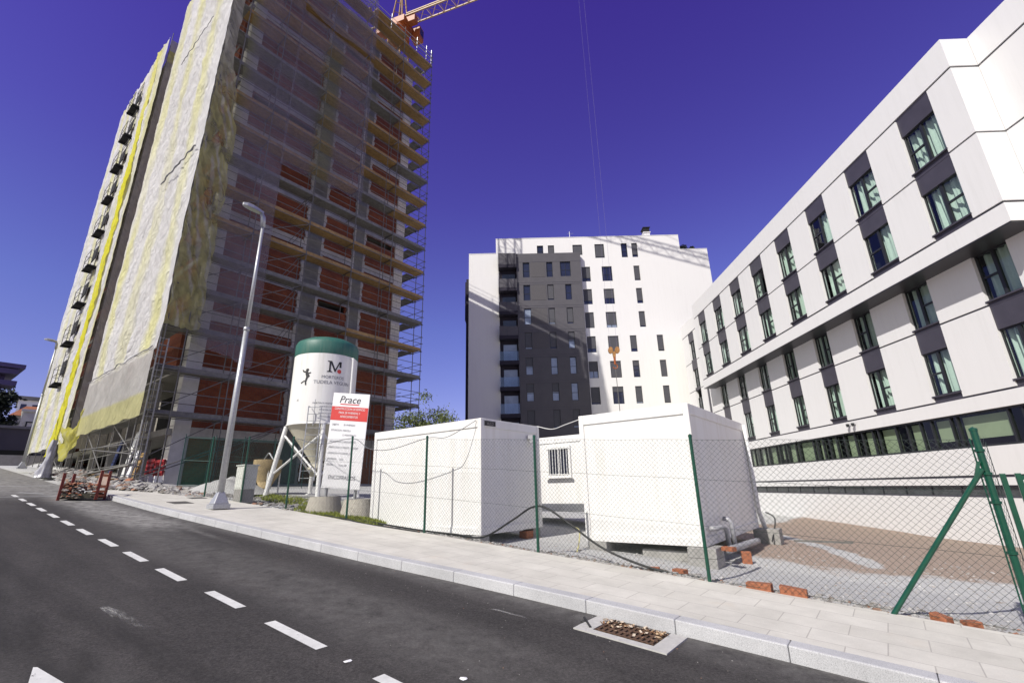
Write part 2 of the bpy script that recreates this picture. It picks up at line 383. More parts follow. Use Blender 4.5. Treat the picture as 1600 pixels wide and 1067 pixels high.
def brickwall():
    m, n, l = M('hollow_brick_wall'); b = bsdf_of(n); v = frame_vec(n, l, T2, (0,0,1), T1)
    br = n.new('ShaderNodeTexBrick'); l.new(v, br.inputs['Vector']); br.inputs['Scale'].default_value = 1.0
    br.inputs['Brick Width'].default_value = .26; br.inputs['Row Height'].default_value = .11; br.inputs['Mortar Size'].default_value = .008
    br.inputs['Color1'].default_value = (.18,.044,.019,1); br.inputs['Color2'].default_value = (.24,.066,.026,1); br.inputs['Mortar'].default_value = (.13,.085,.065,1)
    f = noise_node(n, l, .9, 5, .7); c = mixc(n, l, 1.0, br.outputs['Color'], ramp(n, l, f, [(.3,(.7,.65,.62)),(.7,(1.15,1.1,1.05))]), 'MULTIPLY')
    f2 = noise_node(n, l, 3.5, 5, .75); c = mixc(n, l, ramp(n, l, f2, [(.62,(0,0,0)),(.75,(.6,.6,.6))]), c, (.28,.23,.20))
    l.new(c, b.inputs['Base Color']); b.inputs['Roughness'].default_value = .9; bump(n, l, br.outputs['Fac'], -.4, .01, b); return m
brick_m = brickwall()
def white_brick():
    m, n, l = M('white_block_wall'); b = bsdf_of(n); v = frame_vec(n, l, T2, (0,0,1), T1)
    br = n.new('ShaderNodeTexBrick'); l.new(v, br.inputs['Vector']); br.inputs['Scale'].default_value = 1.0
    br.inputs['Brick Width'].default_value = .5; br.inputs['Row Height'].default_value = .25; br.inputs['Mortar Size'].default_value = .012
    br.inputs['Color1'].default_value = (.55,.52,.48,1); br.inputs['Color2'].default_value = (.63,.6,.56,1); br.inputs['Mortar'].default_value = (.33,.31,.29,1)
    l.new(br.outputs['Color'], b.inputs['Base Color']); b.inputs['Roughness'].default_value = .9; return m
white_block = white_brick()
# ================================================================== GROUND
def ground_sheet():
    def axis(lo, hi, fine0, fine1, step):
        a = [lo]; x = lo
        while x < hi:
            st_ = step if fine0 <= x < fine1 else min(25, max(step, .18*min(abs(x-fine0), abs(x-fine1))+step))
            x += st_; a.append(x)
        return a
    S_ = axis(-400, 600, -8, 36, .3); T_ = axis(-400, 700, 6.6, 24, .3)
    mb = MB(); pale = []; green = []
    for t in T_:
        for s in S_:
            z = zr(s)-.12 if t < 6.9 else zg(s, t)
            if t < -12: z = zr(s) - .12 + .02*(t+12)
            mb.v.append(P(s, t, z))
            p = 1.0*(1-sstep(9.8, 11.6, t + .5*math.sin(s*1.3)))
            p = max(p, .9*(1-sstep(.35, .9, abs(t - (12.2 + (s-.8)*2.18)))) if .5 < s < 4 else 0)
            if s > 4.2: p = max(p, .85*sstep(4.2, 5.5, s))
            if s > 15: p = max(p, .7)
            pale.append(.08+p*.84)
            g = 0
            for (gs, gt, gr, ga) in ((12.2,8.0,2.0,1.0),(10.2,7.5,1.2,.9),(18.0,9.2,1.8,.7),(16.2,8.6,1.6,.6),(14.3,11,2.5,.8)):
                g = max(g, ga*(1-sstep(gr*.5, gr, math.hypot(s-gs, t-gt))))
            if s > 60 or t > 60: g = max(g, .6)
            green.append(g)
    n = len(S_)
    for j in range(len(T_)-1):
        for i in range(n-1): mb.f.append([j*n+i, j*n+i+1, (j+1)*n+i+1, (j+1)*n+i]); mb.mi.append(0)
    return struct(mb.build('ground', gravel_m, loc=(0,0,0), smooth=True, attr={'pale': pale, 'green': green}))
ground_sheet()
def road_sheet():
    mb = MB(); dust = []; dark = []
    TRACKS = [([(4.2,1.75),(5.2,1.62),(6.5,1.45),(8.7,1.25),(11.5,1.05)], .16), ([(4.9,1.05),(5.9,.95),(7.3,.85),(9,.8),(11,.8)], .13), ([(4.2,1.35),(5.5,1.2),(8,1.0),(10,.95)], .05)]
    S_ = [-40+1.0*i for i in range(32)]+[-8+.2*i for i in range(180)]+[28+2*i for i in range(30)]
    tl = [-13+.5*i for i in range(22)]+[-2+.12*i for i in range(56)]
    for s in S_:
        kt = kerb_t(s)
        for a in tl+[None]:
            t = kt+.02 if a is None else min(a, kt+.02-.0005*(56-tl.index(a)) if a > kt else a)
            mb.v.append(P(s, t, zr(s)))
            d = 0
            if 11 < s < 24: d = .75*(1-sstep(.15, .95, abs((kt-.75)-t)))*sstep(11, 13.5, s)
            if s > 19: d = max(d, .65*sstep(19, 25, s))
            d = max(d, .28*(1-sstep(.0, .35, kt-t)))                   # dirt along the kerb
            q2 = t-(4.05+.015*(s-8)); d = max(d, .45*(1-sstep(.0, .06, abs(q2)))*sstep(6.5, 8, s)*(1-sstep(12.5, 13.5, s)))
            q3 = t-(.1+.05*(s-6)); d = max(d, .22*(1-sstep(.0, .9, abs(q3))))
            d = max(d, .16*(1-sstep(.2, .8, abs(t-3.4)))*sstep(1.5, 3.5, s))
            dust.append(d); dk = 0
            for tr_pts, wd in TRACKS: dk = max(dk, (1-sstep(wd*.4, wd, abs(t-interp(tr_pts, s))))*(1 if tr_pts[0][0]-.3 < s < tr_pts[-1][0] else 0))
            dark.append(dk)
    n = len(tl)+1
    for i in range(len(S_)-1):
        for j in range(n-1): mb.f.append([i*n+j, i*n+j+1, (i+1)*n+j+1, (i+1)*n+j]); mb.mi.append(0)
    return struct(mb.build('road', asphalt_m, loc=(0,0,0), attr={'dust': dust, 'dark': dark}, recalc=False))
road_sheet()
mb = MB(); s = -12.0
while s < 24:                                                     # granite kerb stones with open joints
    a, b = s+.002, s+.998
    for (c0, c1, zt, inset) in ((0, .2, .132, 0),):
        vs = []
        for z in (-.15, zt):
            for (q, off) in ((a, 0), (b, 0), (b, .2), (a, .2)):
                vs.append(P(q, kerb_t(q)+off+(.012 if z > 0 and off == 0 else 0), zr(q)+z))
        mb.hexa(vs)
    s += 1.0
struct(mb.build('kerb', granite_m, loc=(0,0,0), bevel=.012))
mb = MB()
ss = [-12+.5*i for i in range(75)]
for i, s in enumerate(ss):
    for k in range(9):
        t = lerp(kerb_t(s)+.198, back_t(s), k/8); mb.v.append(P(s, t, zr(s)+.128))
    mb.v.append(P(s, back_t(s)+.01, zr(s)-.1))
for i in range(len(ss)-1):
    for k in range(9): mb.f.append([i*10+k, i*10+k+1, (i+1)*10+k+1, (i+1)*10+k]); mb.mi.append(0)
struct(mb.build('sidewalk', paving_m, loc=(0,0,0), recalc=False))
paint_m = plain('road_paint', (.66,.66,.64), .7, .12, 14, big=.1)
def worn(m):
    n, l = m.node_tree.nodes, m.node_tree.links; b = bsdf_of(n); f = noise_node(n, l, 9, 6, .8)
    l.new(ramp(n, l, f, [(.30,(0,0,0)),(.38,(1,1,1))]), b.inputs['Alpha']); return m
worn(paint_m)
def decal(pts, name='road_marking', m=None, dz=.004):
    mb = MB(); nseg = 6; (a, b, c, d) = [Vector(P(*q)) for q in pts]; 
    for i in range(nseg+1):
        k = i/nseg
        for e, f in ((a, b), (d, c)):
            p = e.lerp(f, k); s_ = p.dot(T1); mb.v.append(Vector((p.x, p.y, zr(s_)+dz)))
    for i in range(nseg): mb.f.append([2*i, 2*i+2, 2*i+3, 2*i+1]); mb.mi.append(0)
    return struct(mb.build(name, m or paint_m, loc=(a.x, a.y, a.z), recalc=False))
for k in range(13):
    s0 = 3.36+1.62*k - (1.0 if k == 0 else 0) ; s0 = [2.35,4.14,5.74,7.35,8.9,10.5,12.1,13.7,15.3,16.9,18.5,20.1,21.7][k]
    L_ = [1.0,.95,.86,.9,.95,.93,.93,.93,.93,.93,.93,.93,.93][k]
    tc = 2.60 if s0 < 6 else (2.56 if s0 < 11 else 2.53)
    decal([(s0, tc-.055), (s0+L_, tc-.055), (s0+L_, tc+.055), (s0, tc+.055)])
decal([(5.29,.955),(5.27,.975),(4.2,1.16),(4.2,.74)])
scuff_m = plain('paint_scuff', (.36,.355,.34), .85, .1, 9)
def scuffed(m):
    n, l = m.node_tree.nodes, m.node_tree.links; b = bsdf_of(n); at = n.new('ShaderNodeAttribute'); at.attribute_name = 'fade'
    f = noise_node(n, l, 1.0, 8, .85, frame_vec(n, l, T1, T2, (0,0,1), (6,26,1))); k = math_(n, l, 'ADD', f, math_(n, l, 'MULTIPLY', math_(n, l, 'SUBTRACT', at.outputs['Fac'], 1.0), .45))
    l.new(ramp(n, l, k, [(.30,(0,0,0)),(.52,(.8,.8,.8))]), b.inputs['Alpha']); return m
scuffed(scuff_m)
def scuff(s0, s1, t0, t1, w):
    mb = MB(); fd = []
    for i in range(25):
        for j in range(9):
            u = i/24; v = j/8*2-1; s = lerp(s0, s1, u); mb.v.append(P(s, lerp(t0, t1, u)+v*w*(.6+.5*u), zr(s)+.004)); fd.append(max(0, (1-abs(v)**1.5)*min(1, u*7)*(1-u)**.6))
    for i in range(24):
        for j in range(8): mb.f.append([i*9+j, i*9+j+1, (i+1)*9+j+1, (i+1)*9+j]); mb.mi.append(0)
    o = mb.build('paint_scuff', scuff_m, loc=P(s0, t0, zr(s0)), recalc=False, attr={'fade': fd}); return struct(o)
scuff(6.85, 5.1, 1.63, 1.80, .15); scuff(6.8, 5.9, 1.62, 1.62, .05); scuff(3.9, 3.1, 4.5, 4.55, .09)
pale_line = plain('pale_line', (.3,.3,.3), .8, .2, 8)
decal([(26.6,-3),(27.4,4.35),(27.6,4.35),(26.8,-3)], m=pale_line)
decal([(22.0,-2),(21.7,3.5),(21.82,3.5),(22.12,-2)], m=pale_line)
decal([(23.6,2.7),(22.8,3.25),(23.0,3.35),(23.8,2.8)], m=pale_line)
# ================================================================== HOTEL ON THE RIGHT
X0, X1 = 17.4, 18.5
hotel = thing('hotel_building', 'long white hotel with rows of curtained windows in dark strips, right side', 'building', H(X1+6, 25, -1.6))
upc = [(15.75+3.575*k, 15.75+3.575*k+1.72) for k in range(8)]
loc_ = [(15.95+3.60*k, 15.95+3.60*k+1.42) for k in range(8)]
UE0, UE1, U0, U1 = 14.6, 43.5, 1.0, 50.4
far = [(47.0, 48.6)]
cl = MB(); dk = MB()
def row(xp, cols, u0, u1, z0, z1, thick=.3):
    u = u0
    for (a, b) in cols+[(u1, u1)]:
        if a > u: cl.box(H, xp, xp+thick, u, a, z0, z1)
        u = b
# lower wall, plane X1
lowcols = loc_+far
row(X1, lowcols, U0, U1, 4.80, 7.96); row(X1, lowcols, U0, U1, 8.04, 10.9)
row(X1, far, UE1+.02, U1, 10.98, 13.91); row(X1, far, UE1+.02, U1, 13.99, 17.06)
row(X1, [], U0, UE0-.02, 10.98, 13.91); row(X1, [], U0, UE0-.02, 13.99, 17.06)
cl.box(H, X1, X1+.3, U0, UE0-.02, 17.16, 18.54); cl.box(H, X1, X1+.3, UE1+.02, U1, 17.16, 18.54)
cl.box(H, X1, X1+.3, U0, U1, 4.14, 4.72); cl.box(H, X1, X1+.3, U0, U1, 1.66, 2.74); cl.box(H, X1, X1+.3, U0, U1, 1.27, 1.56); cl.box(H, X1, X1+.3, U0, U1, -2.5, .8)
# upper projecting volume, plane X0
for (z0, z1) in ((10.98, 13.91), (13.99, 17.06)):
    row(X0, upc, UE0, UE1, z0, z1)
    cl.box(H, X0+.3, X1+.3, UE0, UE0+.3, z0, z1); cl.box(H, X0+.3, X1+.3, UE1-.3, UE1, z0, z1)
for (z0, z1) in ((10.15, 10.88), (17.16, 18.54)):
    cl.box(H, X0, X0+.3, UE0, UE1, z0, z1); cl.box(H, X0+.3, X1+.3, UE0, UE0+.3, z0, z1); cl.box(H, X0+.3, X1+.3, UE1-.3, UE1, z0, z1)
cl.build('cladding', white_clad, hotel)
# dark floor lines and heads
for (xp, a, b, zs) in ((X1, U0, U1, (4.72, 7.96)), (X0, UE0, UE1, (10.88, 13.91, 17.06)), (X1, U0, UE0-.05, (10.9, 13.91, 17.06)), (X1, UE1+.05, U1, (10.9, 13.91, 17.06))):
    for z in zs:
        hgt = .1 if z > 17 else .08
        dk.box(H, xp+.05, xp+.3, a+.05, b-.05, z-.002, z+hgt+.002)
for e in (UE0, UE1):
    for z in (10.88, 13.91, 17.06):
        k = 1 if e == UE0 else -1
        dk.box(H, X0+.3, X1+.3, *sorted((e+.05*k, e+.28*k)), z-.002, z+.09)
for (a, b) in upc:
    for (z0, z1) in ((16.15, 17.06), (13.99, 14.2), (13.1, 13.91), (10.96, 11.2)):
        dk.box(H, X0+.06, X0+.3, a+.002, b-.002, z0, z1)
    for z in (14.2, 11.2): dk.box(H, X0-.03, X0+.2, a-.02, b+.02, z-.05, z+.012)
for (a, b) in loc_+far:
    for (z0, z1) in ((7.0, 7.96), (4.80, 5.05), (8.04, 8.16)): dk.box(H, X1+.06, X1+.3, a+.002, b-.002, z0, z1)
    for z in (8.16, 5.05): dk.box(H, X1-.03, X1+.2, a-.02, b+.02, z-.05, z+.012)
for (a, b) in far:
    for (z0, z1) in ((16.15, 17.06), (13.99, 14.2), (13.1, 13.91), (10.96, 11.2)): dk.box(H, X1+.06, X1+.3, a+.002, b-.002, z0, z1)
dk.box(H, X1-.02, X1-.001, 45.0, 45.45, 4.9, 17.0)
dk.box(H, X1+.05, X1+.3, U0, U1, 1.558, 1.662); dk.box(H, X1+.05, X1+.3, U0, U1, .798, .86); dk.box(H, X1+.05, X1+.3, U0, U1, 1.2, 1.272)
dk.build('dark_panel', dark_clad, hotel)
mb = MB(); mb.box(H, X0+.02, X1+1.25, UE0+.02, UE1-.02, 10.10, 10.148)
mb.build('soffit', plain('soffit_metal', (.03,.03,.035), .35, .1, 2), hotel)
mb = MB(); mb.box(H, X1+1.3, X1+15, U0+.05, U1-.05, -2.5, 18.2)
mb.build('shade_core', void_m, hotel)  # near-black box added behind the windows, painting the shade of the rooms
mb = MB(); mb.box(H, X1+.32, X1+15, U0-.25, U0, -2.5, 18.4); mb.box(H, X1+.32, X1+15, U1, U1+.25, -2.5, 18.4); mb.box(H, X1+15, X1+15.3, U0-.25, U1+.25, -2.5, 18.4)
mb.build('end_wall', white_clad, hotel)
mb = MB(); mb.box(H, X0+.32, X1+15, UE0+.32, UE1-.32, 18.0, 18.19); mb.box(H, X1+.32, X1+15, U0, UE0+.3, 18.0, 18.19); mb.box(H, X1+.32, X1+15, UE1-.3, U1, 18.0, 18.19)
mb.build('roof', conc, hotel)
CURT = {}
def hotel_window(xp, a, b, z0, z1, mirror):
    fr = MB(); w = b-a; f = .055; xa, xb = xp+.14, xp+.21
    for (u, v) in ((a, a+f), (b-f, b)): fr.box(H, xa, xb, u, v, z0, z1)
    fr.box(H, xa, xb, a+f, b-f, z0, z0+f); fr.box(H, xa, xb, a+f, b-f, z1-f, z1)
    mu = a+(.52 if mirror else .48)*w; fr.box(H, xa-.015, xb+.01, mu-.05, mu+.05, z0+f, z1-f)
    c0, c1 = (a+f, mu-.05) if mirror else (mu+.05, b-f)
    zm = lerp(z0, z1, .5)
    fr.box(H, xa-.01, xb+.005, c0, c1, zm-.04, zm+.04)
    for (u, v) in ((c0, c0+.035), (c1-.035, c1)): fr.box(H, xa-.008, xb, u, v, z0+f, zm-.04); fr.box(H, xa-.008, xb, u, v, zm+.04, z1-f)
    o = fr.build('window', frame_metal, hotel)
    g = MB(); g.add([H(xp+.175, q, z) for q, z in ((a+.03,z0+.03),(b-.03,z0+.03),(b-.03,z1-.03),(a+.03,z1-.03))], [(0,1,2,3)]); gp = g.build('pane', teal_glass, hotel)
    rnd = random.random()*6
    def cur(u, v):
        uu = lerp(a+.03, b-.03, u); gap = (.5*math.exp(-((u-.52)/.05)**2)) 
        d = .10*math.sin(uu*21+rnd)+.05*math.sin(uu*47+rnd*2)+.02*math.sin(uu*9+v*3)
        return H(xp+.42+d*(.6+.4*v), uu, lerp(z0+.0, z1+.02, v))
    cms = []
    for q in range(5):                                             # fully drawn, parted in the middle, half drawn, one side only
        rnd = random.random()*6; cm = MB(); gaps = ((0,1),), ((0,.40),(.60,1)), ((.0,.72),), ((0,.46),(.5,1)), ((.28,1),)
        for (g0, g1) in gaps[q]: cm.grid(lambda u, v: cur(lerp(g0, g1, u), v), int(60*(g1-g0)), 4)
        cu = cm.build('curtain', curtain_m, hotel, smooth=True, recalc=False); cms.append(cu.data)
        if q: bpy.data.objects.remove(cu)
        else: keep = cu
    for c in (gp, keep): c.parent = o
    CURT[o.name] = cms
    return o
def vary_curtain(w_, src):
    for ch in w_.children:
        if ch.name.startswith('curtain'): ch.data = random.choice(CURT[src.name])
random.seed(19)
wA = {}
for mir in (0, 1):
    wA[mir] = (hotel_window(X0, *upc[mir], 14.21, 16.15, mir), upc[mir][0], 14.21)
for k, (a, b) in enumerate(upc):
    for z in (14.21, 11.21):
        mir = (k + (z < 12)) % 2
        if k < 2 and z > 12: continue
        src, ua, za = wA[mir]; vary_curtain(copy_part(src, hotel, H(0, a-ua, z-za)), src)
wL = {}
for mir in (0, 1): wL[mir] = (hotel_window(X1, *loc_[mir], 8.17, 10.1, mir), loc_[mir][0], 8.17)
for k, (a, b) in enumerate(loc_+far):
    for z in (8.17, 5.06)+((14.21, 11.21) if k == 8 else ()):
        mir = (k + (z < 7)) % 2
        if k < 2 and z == 8.17: continue
        src, ua, za = wL[mir]; vary_curtain(copy_part(src, hotel, H(0, a-ua, z-za)), src)
# ribbon window of the ground floor and basement strip
rib = [12.0,12.6,13.3,14.2,14.9,15.6,16.35,16.55,17.05,17.55,18.1,20.3,20.6,21.6,22.2,23.0,23.7,24.9,25.3,26.1,26.7,27.6,28.3,29.0,29.6,30.2,30.6,32.2,32.6,33.6,34.0,34.7,35.1,36.2,36.7,37.6,38.4,39.2,40.2,41.5,42.3]
fr = MB(); fr.box(H, X1+.12, X1+.24, U0, U1, 2.742, 2.83); fr.box(H, X1+.12, X1+.24, U0, U1, 4.06, 4.138)
for u in rib: fr.box(H, X1+.11, X1+.25, u-.04, u+.04, 2.83, 4.06)
rw = fr.build('ribbon_window', frame_metal, hotel)
g = MB(); g.add([H(X1+.175, q, z) for q, z in ((U0,2.8),(U1,2.8),(U1,4.1),(U0,4.1))], [(0,1,2,3)]); o = g.build('pane', green_glass, hotel); o.parent = rw
random.seed(3); bl = MB()
for i in range(len(rib)-1):
    wdt = rib[i+1]-rib[i]
    if i % 2 == 0 or wdt > 1.3:
        zb = 2.84+(.25 if random.random() < .2 else 0)
        bl.box(H, X1+.33, X1+.345, rib[i]+.06, rib[i+1]-.06, zb, 4.0)
o = bl.build('blind', blind_m, hotel); o.parent = rw
mb = MB(); mb.box(H, X1+.13, X1+.16, U0, U1, .86, 1.2); bw = mb.build('basement_window', plain('smoky_glass', (.06,.065,.07), .15, .5, 1.5), hotel)
mb = MB()
for i in range(30): mb.box(H, X1+.1, X1+.2, 6+1.5*i, 6.07+1.5*i, .86, 1.2)
o = mb.build('mullion', frame_metal, hotel); o.parent = bw
for du in (0, .42):                                               # two small dark spotlights over the ribbon window
    mb = MB(); c = H(X1-.16, 26.2+du, 4.42); mb.lathe(c, [(0,.0),(.07,0),(.09,.16),(0,.18)], 12); mb.bar(c+Vector((0,0,.08)), H(X1+.01, 26.2+du, 4.5), .03)
    mb.build('spotlight', frame_metal, hotel)
# ================================================================== WHITE APARTMENT BLOCK IN THE MIDDLE
YC = 51.5
block = thing('apartment_block', 'white apartment block with a dark grey clad corner and rows of shuttered windows', 'building', (9.5, YC+7, 0))
def holed_wall(mb, y, x0, x1, z0, z1, holes, depth=.22):
    xs = sorted({x0, x1, *[h[0] for h in holes], *[h[2] for h in holes]}); zs = sorted({z0, z1, *[h[1] for h in holes], *[h[3] for h in holes]})
    xs = [x for x in xs if x0 <= x <= x1]; zs = [z for z in zs if z0 <= z <= z1]
    for i in range(len(xs)-1):
        for j in range(len(zs)-1):
            xm, zm = (xs[i]+xs[i+1])/2, (zs[j]+zs[j+1])/2
            if any(h[0] < xm < h[2] and h[1] < zm < h[3] for h in holes): continue
            mb.add([(xs[i],y,zs[j]),(xs[i+1],y,zs[j]),(xs[i+1],y,zs[j+1]),(xs[i],y,zs[j+1])], [(0,1,2,3)])
    for (a, b, c, d) in holes:
        mb.add([(a,y,b),(c,y,b),(c,y,d),(a,y,d),(a,y+depth,b),(c,y+depth,b),(c,y+depth,d),(a,y+depth,d)], [(0,4,5,1),(1,5,6,2),(2,6,7,3),(3,7,4,0)])
ROW = [25.3, 22.31, 19.31, 16.31, 13.28, 10.27, 7.27]
def hole(x0, x1, z): return (x0, z, x1, z+1.98)
wA_ = [hole(8.75, 9.8, z) for z in ROW]; wB_ = [hole(11.22, 12.47, z) for z in ROW]
wC_ = [hole(15.14, 15.87, z) for z in ROW[:3]]+[hole(13.8, 14.57, z) for z in ROW[3:]]; wD_ = [hole(16.95, 17.68, z) for z in ROW[3:]]
top_ = [(3.38,28.91,4.16,30.33),(4.75,28.91,5.52,30.33),(7.82,28.91,9.0,30.33),(10.57,28.45,11.73,30.35),(13.86,28.45,14.59,30.38),(15.17,28.45,15.86,30.38)]
holes = wA_+wB_+wC_+wD_+top_
mb = MB()
holed_wall(mb, YC, -5.09, 24.5, -2, 29.39, [h for h in holes if h[3] < 29.4 or h[1] < 29.39])
holed_wall(mb, YC, -1.73, 21.16, 29.39, 31.4, [h for h in top_])
for (a, b, z0, z1, y1) in ((-5.09,-1.73,29.39,None,0),(21.16,24.5,29.39,None,0)):
    mb.add([(a,YC,z0),(b,YC,z0),(b,YC+14,z0),(a,YC+14,z0)], [(0,1,2,3)])
mb.add([(-1.73,YC,31.4),(21.16,YC,31.4),(21.16,YC+14,31.4),(-1.73,YC+14,31.4)], [(0,1,2,3)])
for x, z0, z1 in ((-5.09,-2,29.39),(24.5,-2,29.39),(-1.73,29.39,31.4),(21.16,29.39,31.4)):
    mb.add([(x,YC,z0),(x,YC+14,z0),(x,YC+14,z1),(x,YC,z1)], [(0,1,2,3)])
mb.add([(-5.09,YC+14,-2),(24.5,YC+14,-2),(24.5,YC+14,29.39),(-5.09,YC+14,29.39)], [(0,1,2,3)])
mb.build('wall', white_render, block, recalc=False)
mb = MB()
mb.box(C, -1.75, 21.18, YC-.03, YC-.002, 31.36, 31.43); mb.box(C, -5.11, -1.76, YC-.03, YC-.002, 29.35, 29.42); mb.box(C, 21.19, 24.52, YC-.03, YC-.002, 29.35, 29.42)
mb.build('coping', white_clad, block)
mb = MB(); mb.box(C, -5.45, -5.095, YC+.5, YC+12, -2, 26.2); mb.box(C, -5.62, -5.46, YC+.9, YC+4, 21, 26.0); mb.build('dark_wing', navy_clad, block)
# grey clad corner standing 0.7 m proud, with loggias at its left
YG = YC-.7
gh = [hole(1.51, 2.33, z) for z in ROW]+[hole(4.37, 5.13, z) for z in ROW]+[(6.05,25.75,7.31,27.7)]+[hole(6.52, 7.26, z) for z in ROW[1:]]
gh = [(a, b+.4, c, d+.4) if b != 25.75 else (a, b, c, d) for (a, b, c, d) in gh]
mb = MB(); holed_wall(mb, YG, .75, 8.58, -2, 28.9, gh)
mb.add([(8.58,YG,-2),(8.58,YC,-2),(8.58,YC,28.9),(8.58,YG,28.9)], [(0,1,2,3)]); mb.add([(.75,YG,-2),(.75,YC+1.2,-2),(.75,YC+1.2,28.9),(.75,YG,28.9)], [(0,1,2,3)])
mb.add([(-1.44,YG,28.9),(8.58,YG,28.9),(8.58,YC,28.9),(-1.44,YC,28.9)], [(0,1,2,3)])
mb.build('grey_cladding', grey_clad, block, recalc=False)
jt = MB()
for z in ROW: jt.box(C, .76, 8.57, YG-.012, YG-.001, z-.32, z-.29); jt.box(C, .76, 8.57, YG-.012, YG-.001, z+2.42, z+2.45)
jt.build('cladding_joint', dark_clad, block)
rib_m = plain('ribbed_panel', (.105,.10,.105), .7, .1, 8, spec=.15)
for z in ROW[:4]:
    pn = MB(); pn.box(C, 2.5, 4.2, YG-.02, YG-.001, z+.42, z+2.36); pn.build('ribbed_panel', rib_m, block)
mb = MB(); mb.box(C, -1.40, .74, YC-.02, YC-.004, -2, 28.8); mb.build('loggia_wall', navy_clad, block)
def block_window(x0, z0, x1, z1, y, frac, light=False):
    y += .16; f = .05; fr = MB()
    for (a, b) in ((x0, x0+f), (x1-f, x1)): fr.box(C, a, b, y-.03, y+.03, z0, z1)
    fr.box(C, x0+f, x1-f, y-.03, y+.03, z0, z0+f); fr.box(C, x0+f, x1-f, y-.03, y+.03, z1-f, z1)
    if x1-x0 > .95: fr.box(C, (x0+x1)/2-.03, (x0+x1)/2+.03, y-.025, y+.025, z0+f, z1-f)
    zm = lerp(z0, z1, .45); fr.box(C, x0+f, x1-f, y-.024, y+.024, zm-.025, zm+.025)
    o = fr.build('window', frame_metal, block)
    g = MB(); g.box(C, x0+.02, x1-.02, y+.005, y+.02, z0+.02, z1-.02); p = g.build('pane', pale_glass if light else dark_glass, block); p.parent = o
    if frac > .02:
        s_ = MB(); zz = z1-(z1-z0)*frac; n = max(1, int((z1-zz)/.12))
        for i in range(n): s_.box(C, x0+f, x1-f, y-.055, y-.032, lerp(zz, z1, i/n)+.006, lerp(zz, z1, (i+1)/n))
        q = s_.build('shutter', shutter_m, block); q.parent = o
random.seed(11)
for h in holes:
    block_window(*h, YC, random.choice([.95,.8,.6,.95,.9,.3,.0,.75]), random.random() < .12)
for h in gh: block_window(*h, YG, random.choice([.0,.0,.3,.9,.5]) if h[1] > 8 else .9, h[1] < 20 and random.random() < .65)
for i, z in enumerate([27.36, 24.3, 21.3, 18.3, 15.3, 12.3, 9.3, 6.3]):
    sl = MB(); sl.box(C, -1.44, .74, YG-.35, YC-.03, z-.42, z); b_ = sl.build('balcony', navy_clad, block)
    if i: 
        g = MB(); g.box(C, -1.0, .55, YC-.06, YC-.022, z+.15, z+2.15); p = g.build('balcony_door', pale_glass if i > 3 else dark_glass, block); p.parent = b_
    r = MB(); hh = 1.5 if i == 0 else 1.15
    if i < 4:
        r.box(C, -1.42, -.55, YG-.33, YG-.29, z, z+hh); r.box(C, -.53, .72, YG-.33, YG-.29, z, z+hh-.04)
        q = r.build('parapet', grey_clad, block)
    else:
        r.box(C, -1.42, .72, YG-.33, YG-.31, z, z+1.1); q = r.build('glass_railing', clear_glass, block)
    q.parent = b_
ch = MB(); ch.box(C, 17.6, 18.35, YC+2, YC+3, 31.4, 33.0); ch.box(C, 17.5, 18.45, YC+1.9, YC+3.1, 33.0, 33.08); cc = ch.build('chimney', white_render, block)
ch = MB(); ch.box(C, 17.6, 18.35, YC+2, YC+3, 33.08, 33.7); ch.box(C, 17.5, 18.45, YC+1.9, YC+3.1, 33.7, 33.8); q = ch.build('chimney_cap', void_m, block); q.parent = cc
an = MB(); an.tube((8.0,YC+3,31.4), (8.0,YC+3,34.0), .03, 5); an.tube((7.7,YC+3,33.7), (8.5,YC+3,33.7), .02, 4); an.tube((8.3,YC+3,31.4), (8.3,YC+3,33.2), .03, 5)
an.build('antenna', steel, block)
# ================================================================== TOWER UNDER CONSTRUCTION
SW, TL, TR_ = 26.7, 7.4, 20.9
ZF = [4.4+3.1*j for j in range(12)]
pale_conc = plain('pale_concrete', (.56,.55,.53), .85, .12, 3, big=.2)
tower = thing('unfinished_tower', 'tall unfinished brick and concrete tower wrapped in scaffolding and netting', 'building', P(38, 14, 2.0))
for j, z in enumerate(ZF):
    mb = MB(); mb.box(P, SW+.10, 36.6, TL+.12, TR_-.1, z, z+.3); mb.box(P, 36.6, 40.2, 11, TR_-.1, z, z+.3); mb.box(P, 40.2, 54, TL+.12, TR_-.1, z, z+.3)
    mb.build('floor_slab', conc, tower)
for (a, b, m, nm) in ((7.78, 8.5, pale_conc, 'concrete_column'), (13.12, 14.1, conc_dark, 'concrete_column'), (16.62, 17.3, conc_dark, 'concrete_column'), (20.12, TR_, white_block, 'block_pier')):
    mb = MB(); mb.box(P, SW, SW+.6, a, b, .8, 38.4)
    if m is conc_dark:
        for (x, y) in ((a-.14, a), (b, b+.14)):
            q = MB()
            for jj in range(150):
                w = .02*((jj*7) % 5)
                q.box(P, SW+.012, SW+.2, x-(w if x < a else 0), y+(w if x >= b else 0), 1.5+.245*jj, 1.5+.245*jj+.24)
            q.build('quoin', lintel_m, tower)
    mb.build(nm, m, tower)
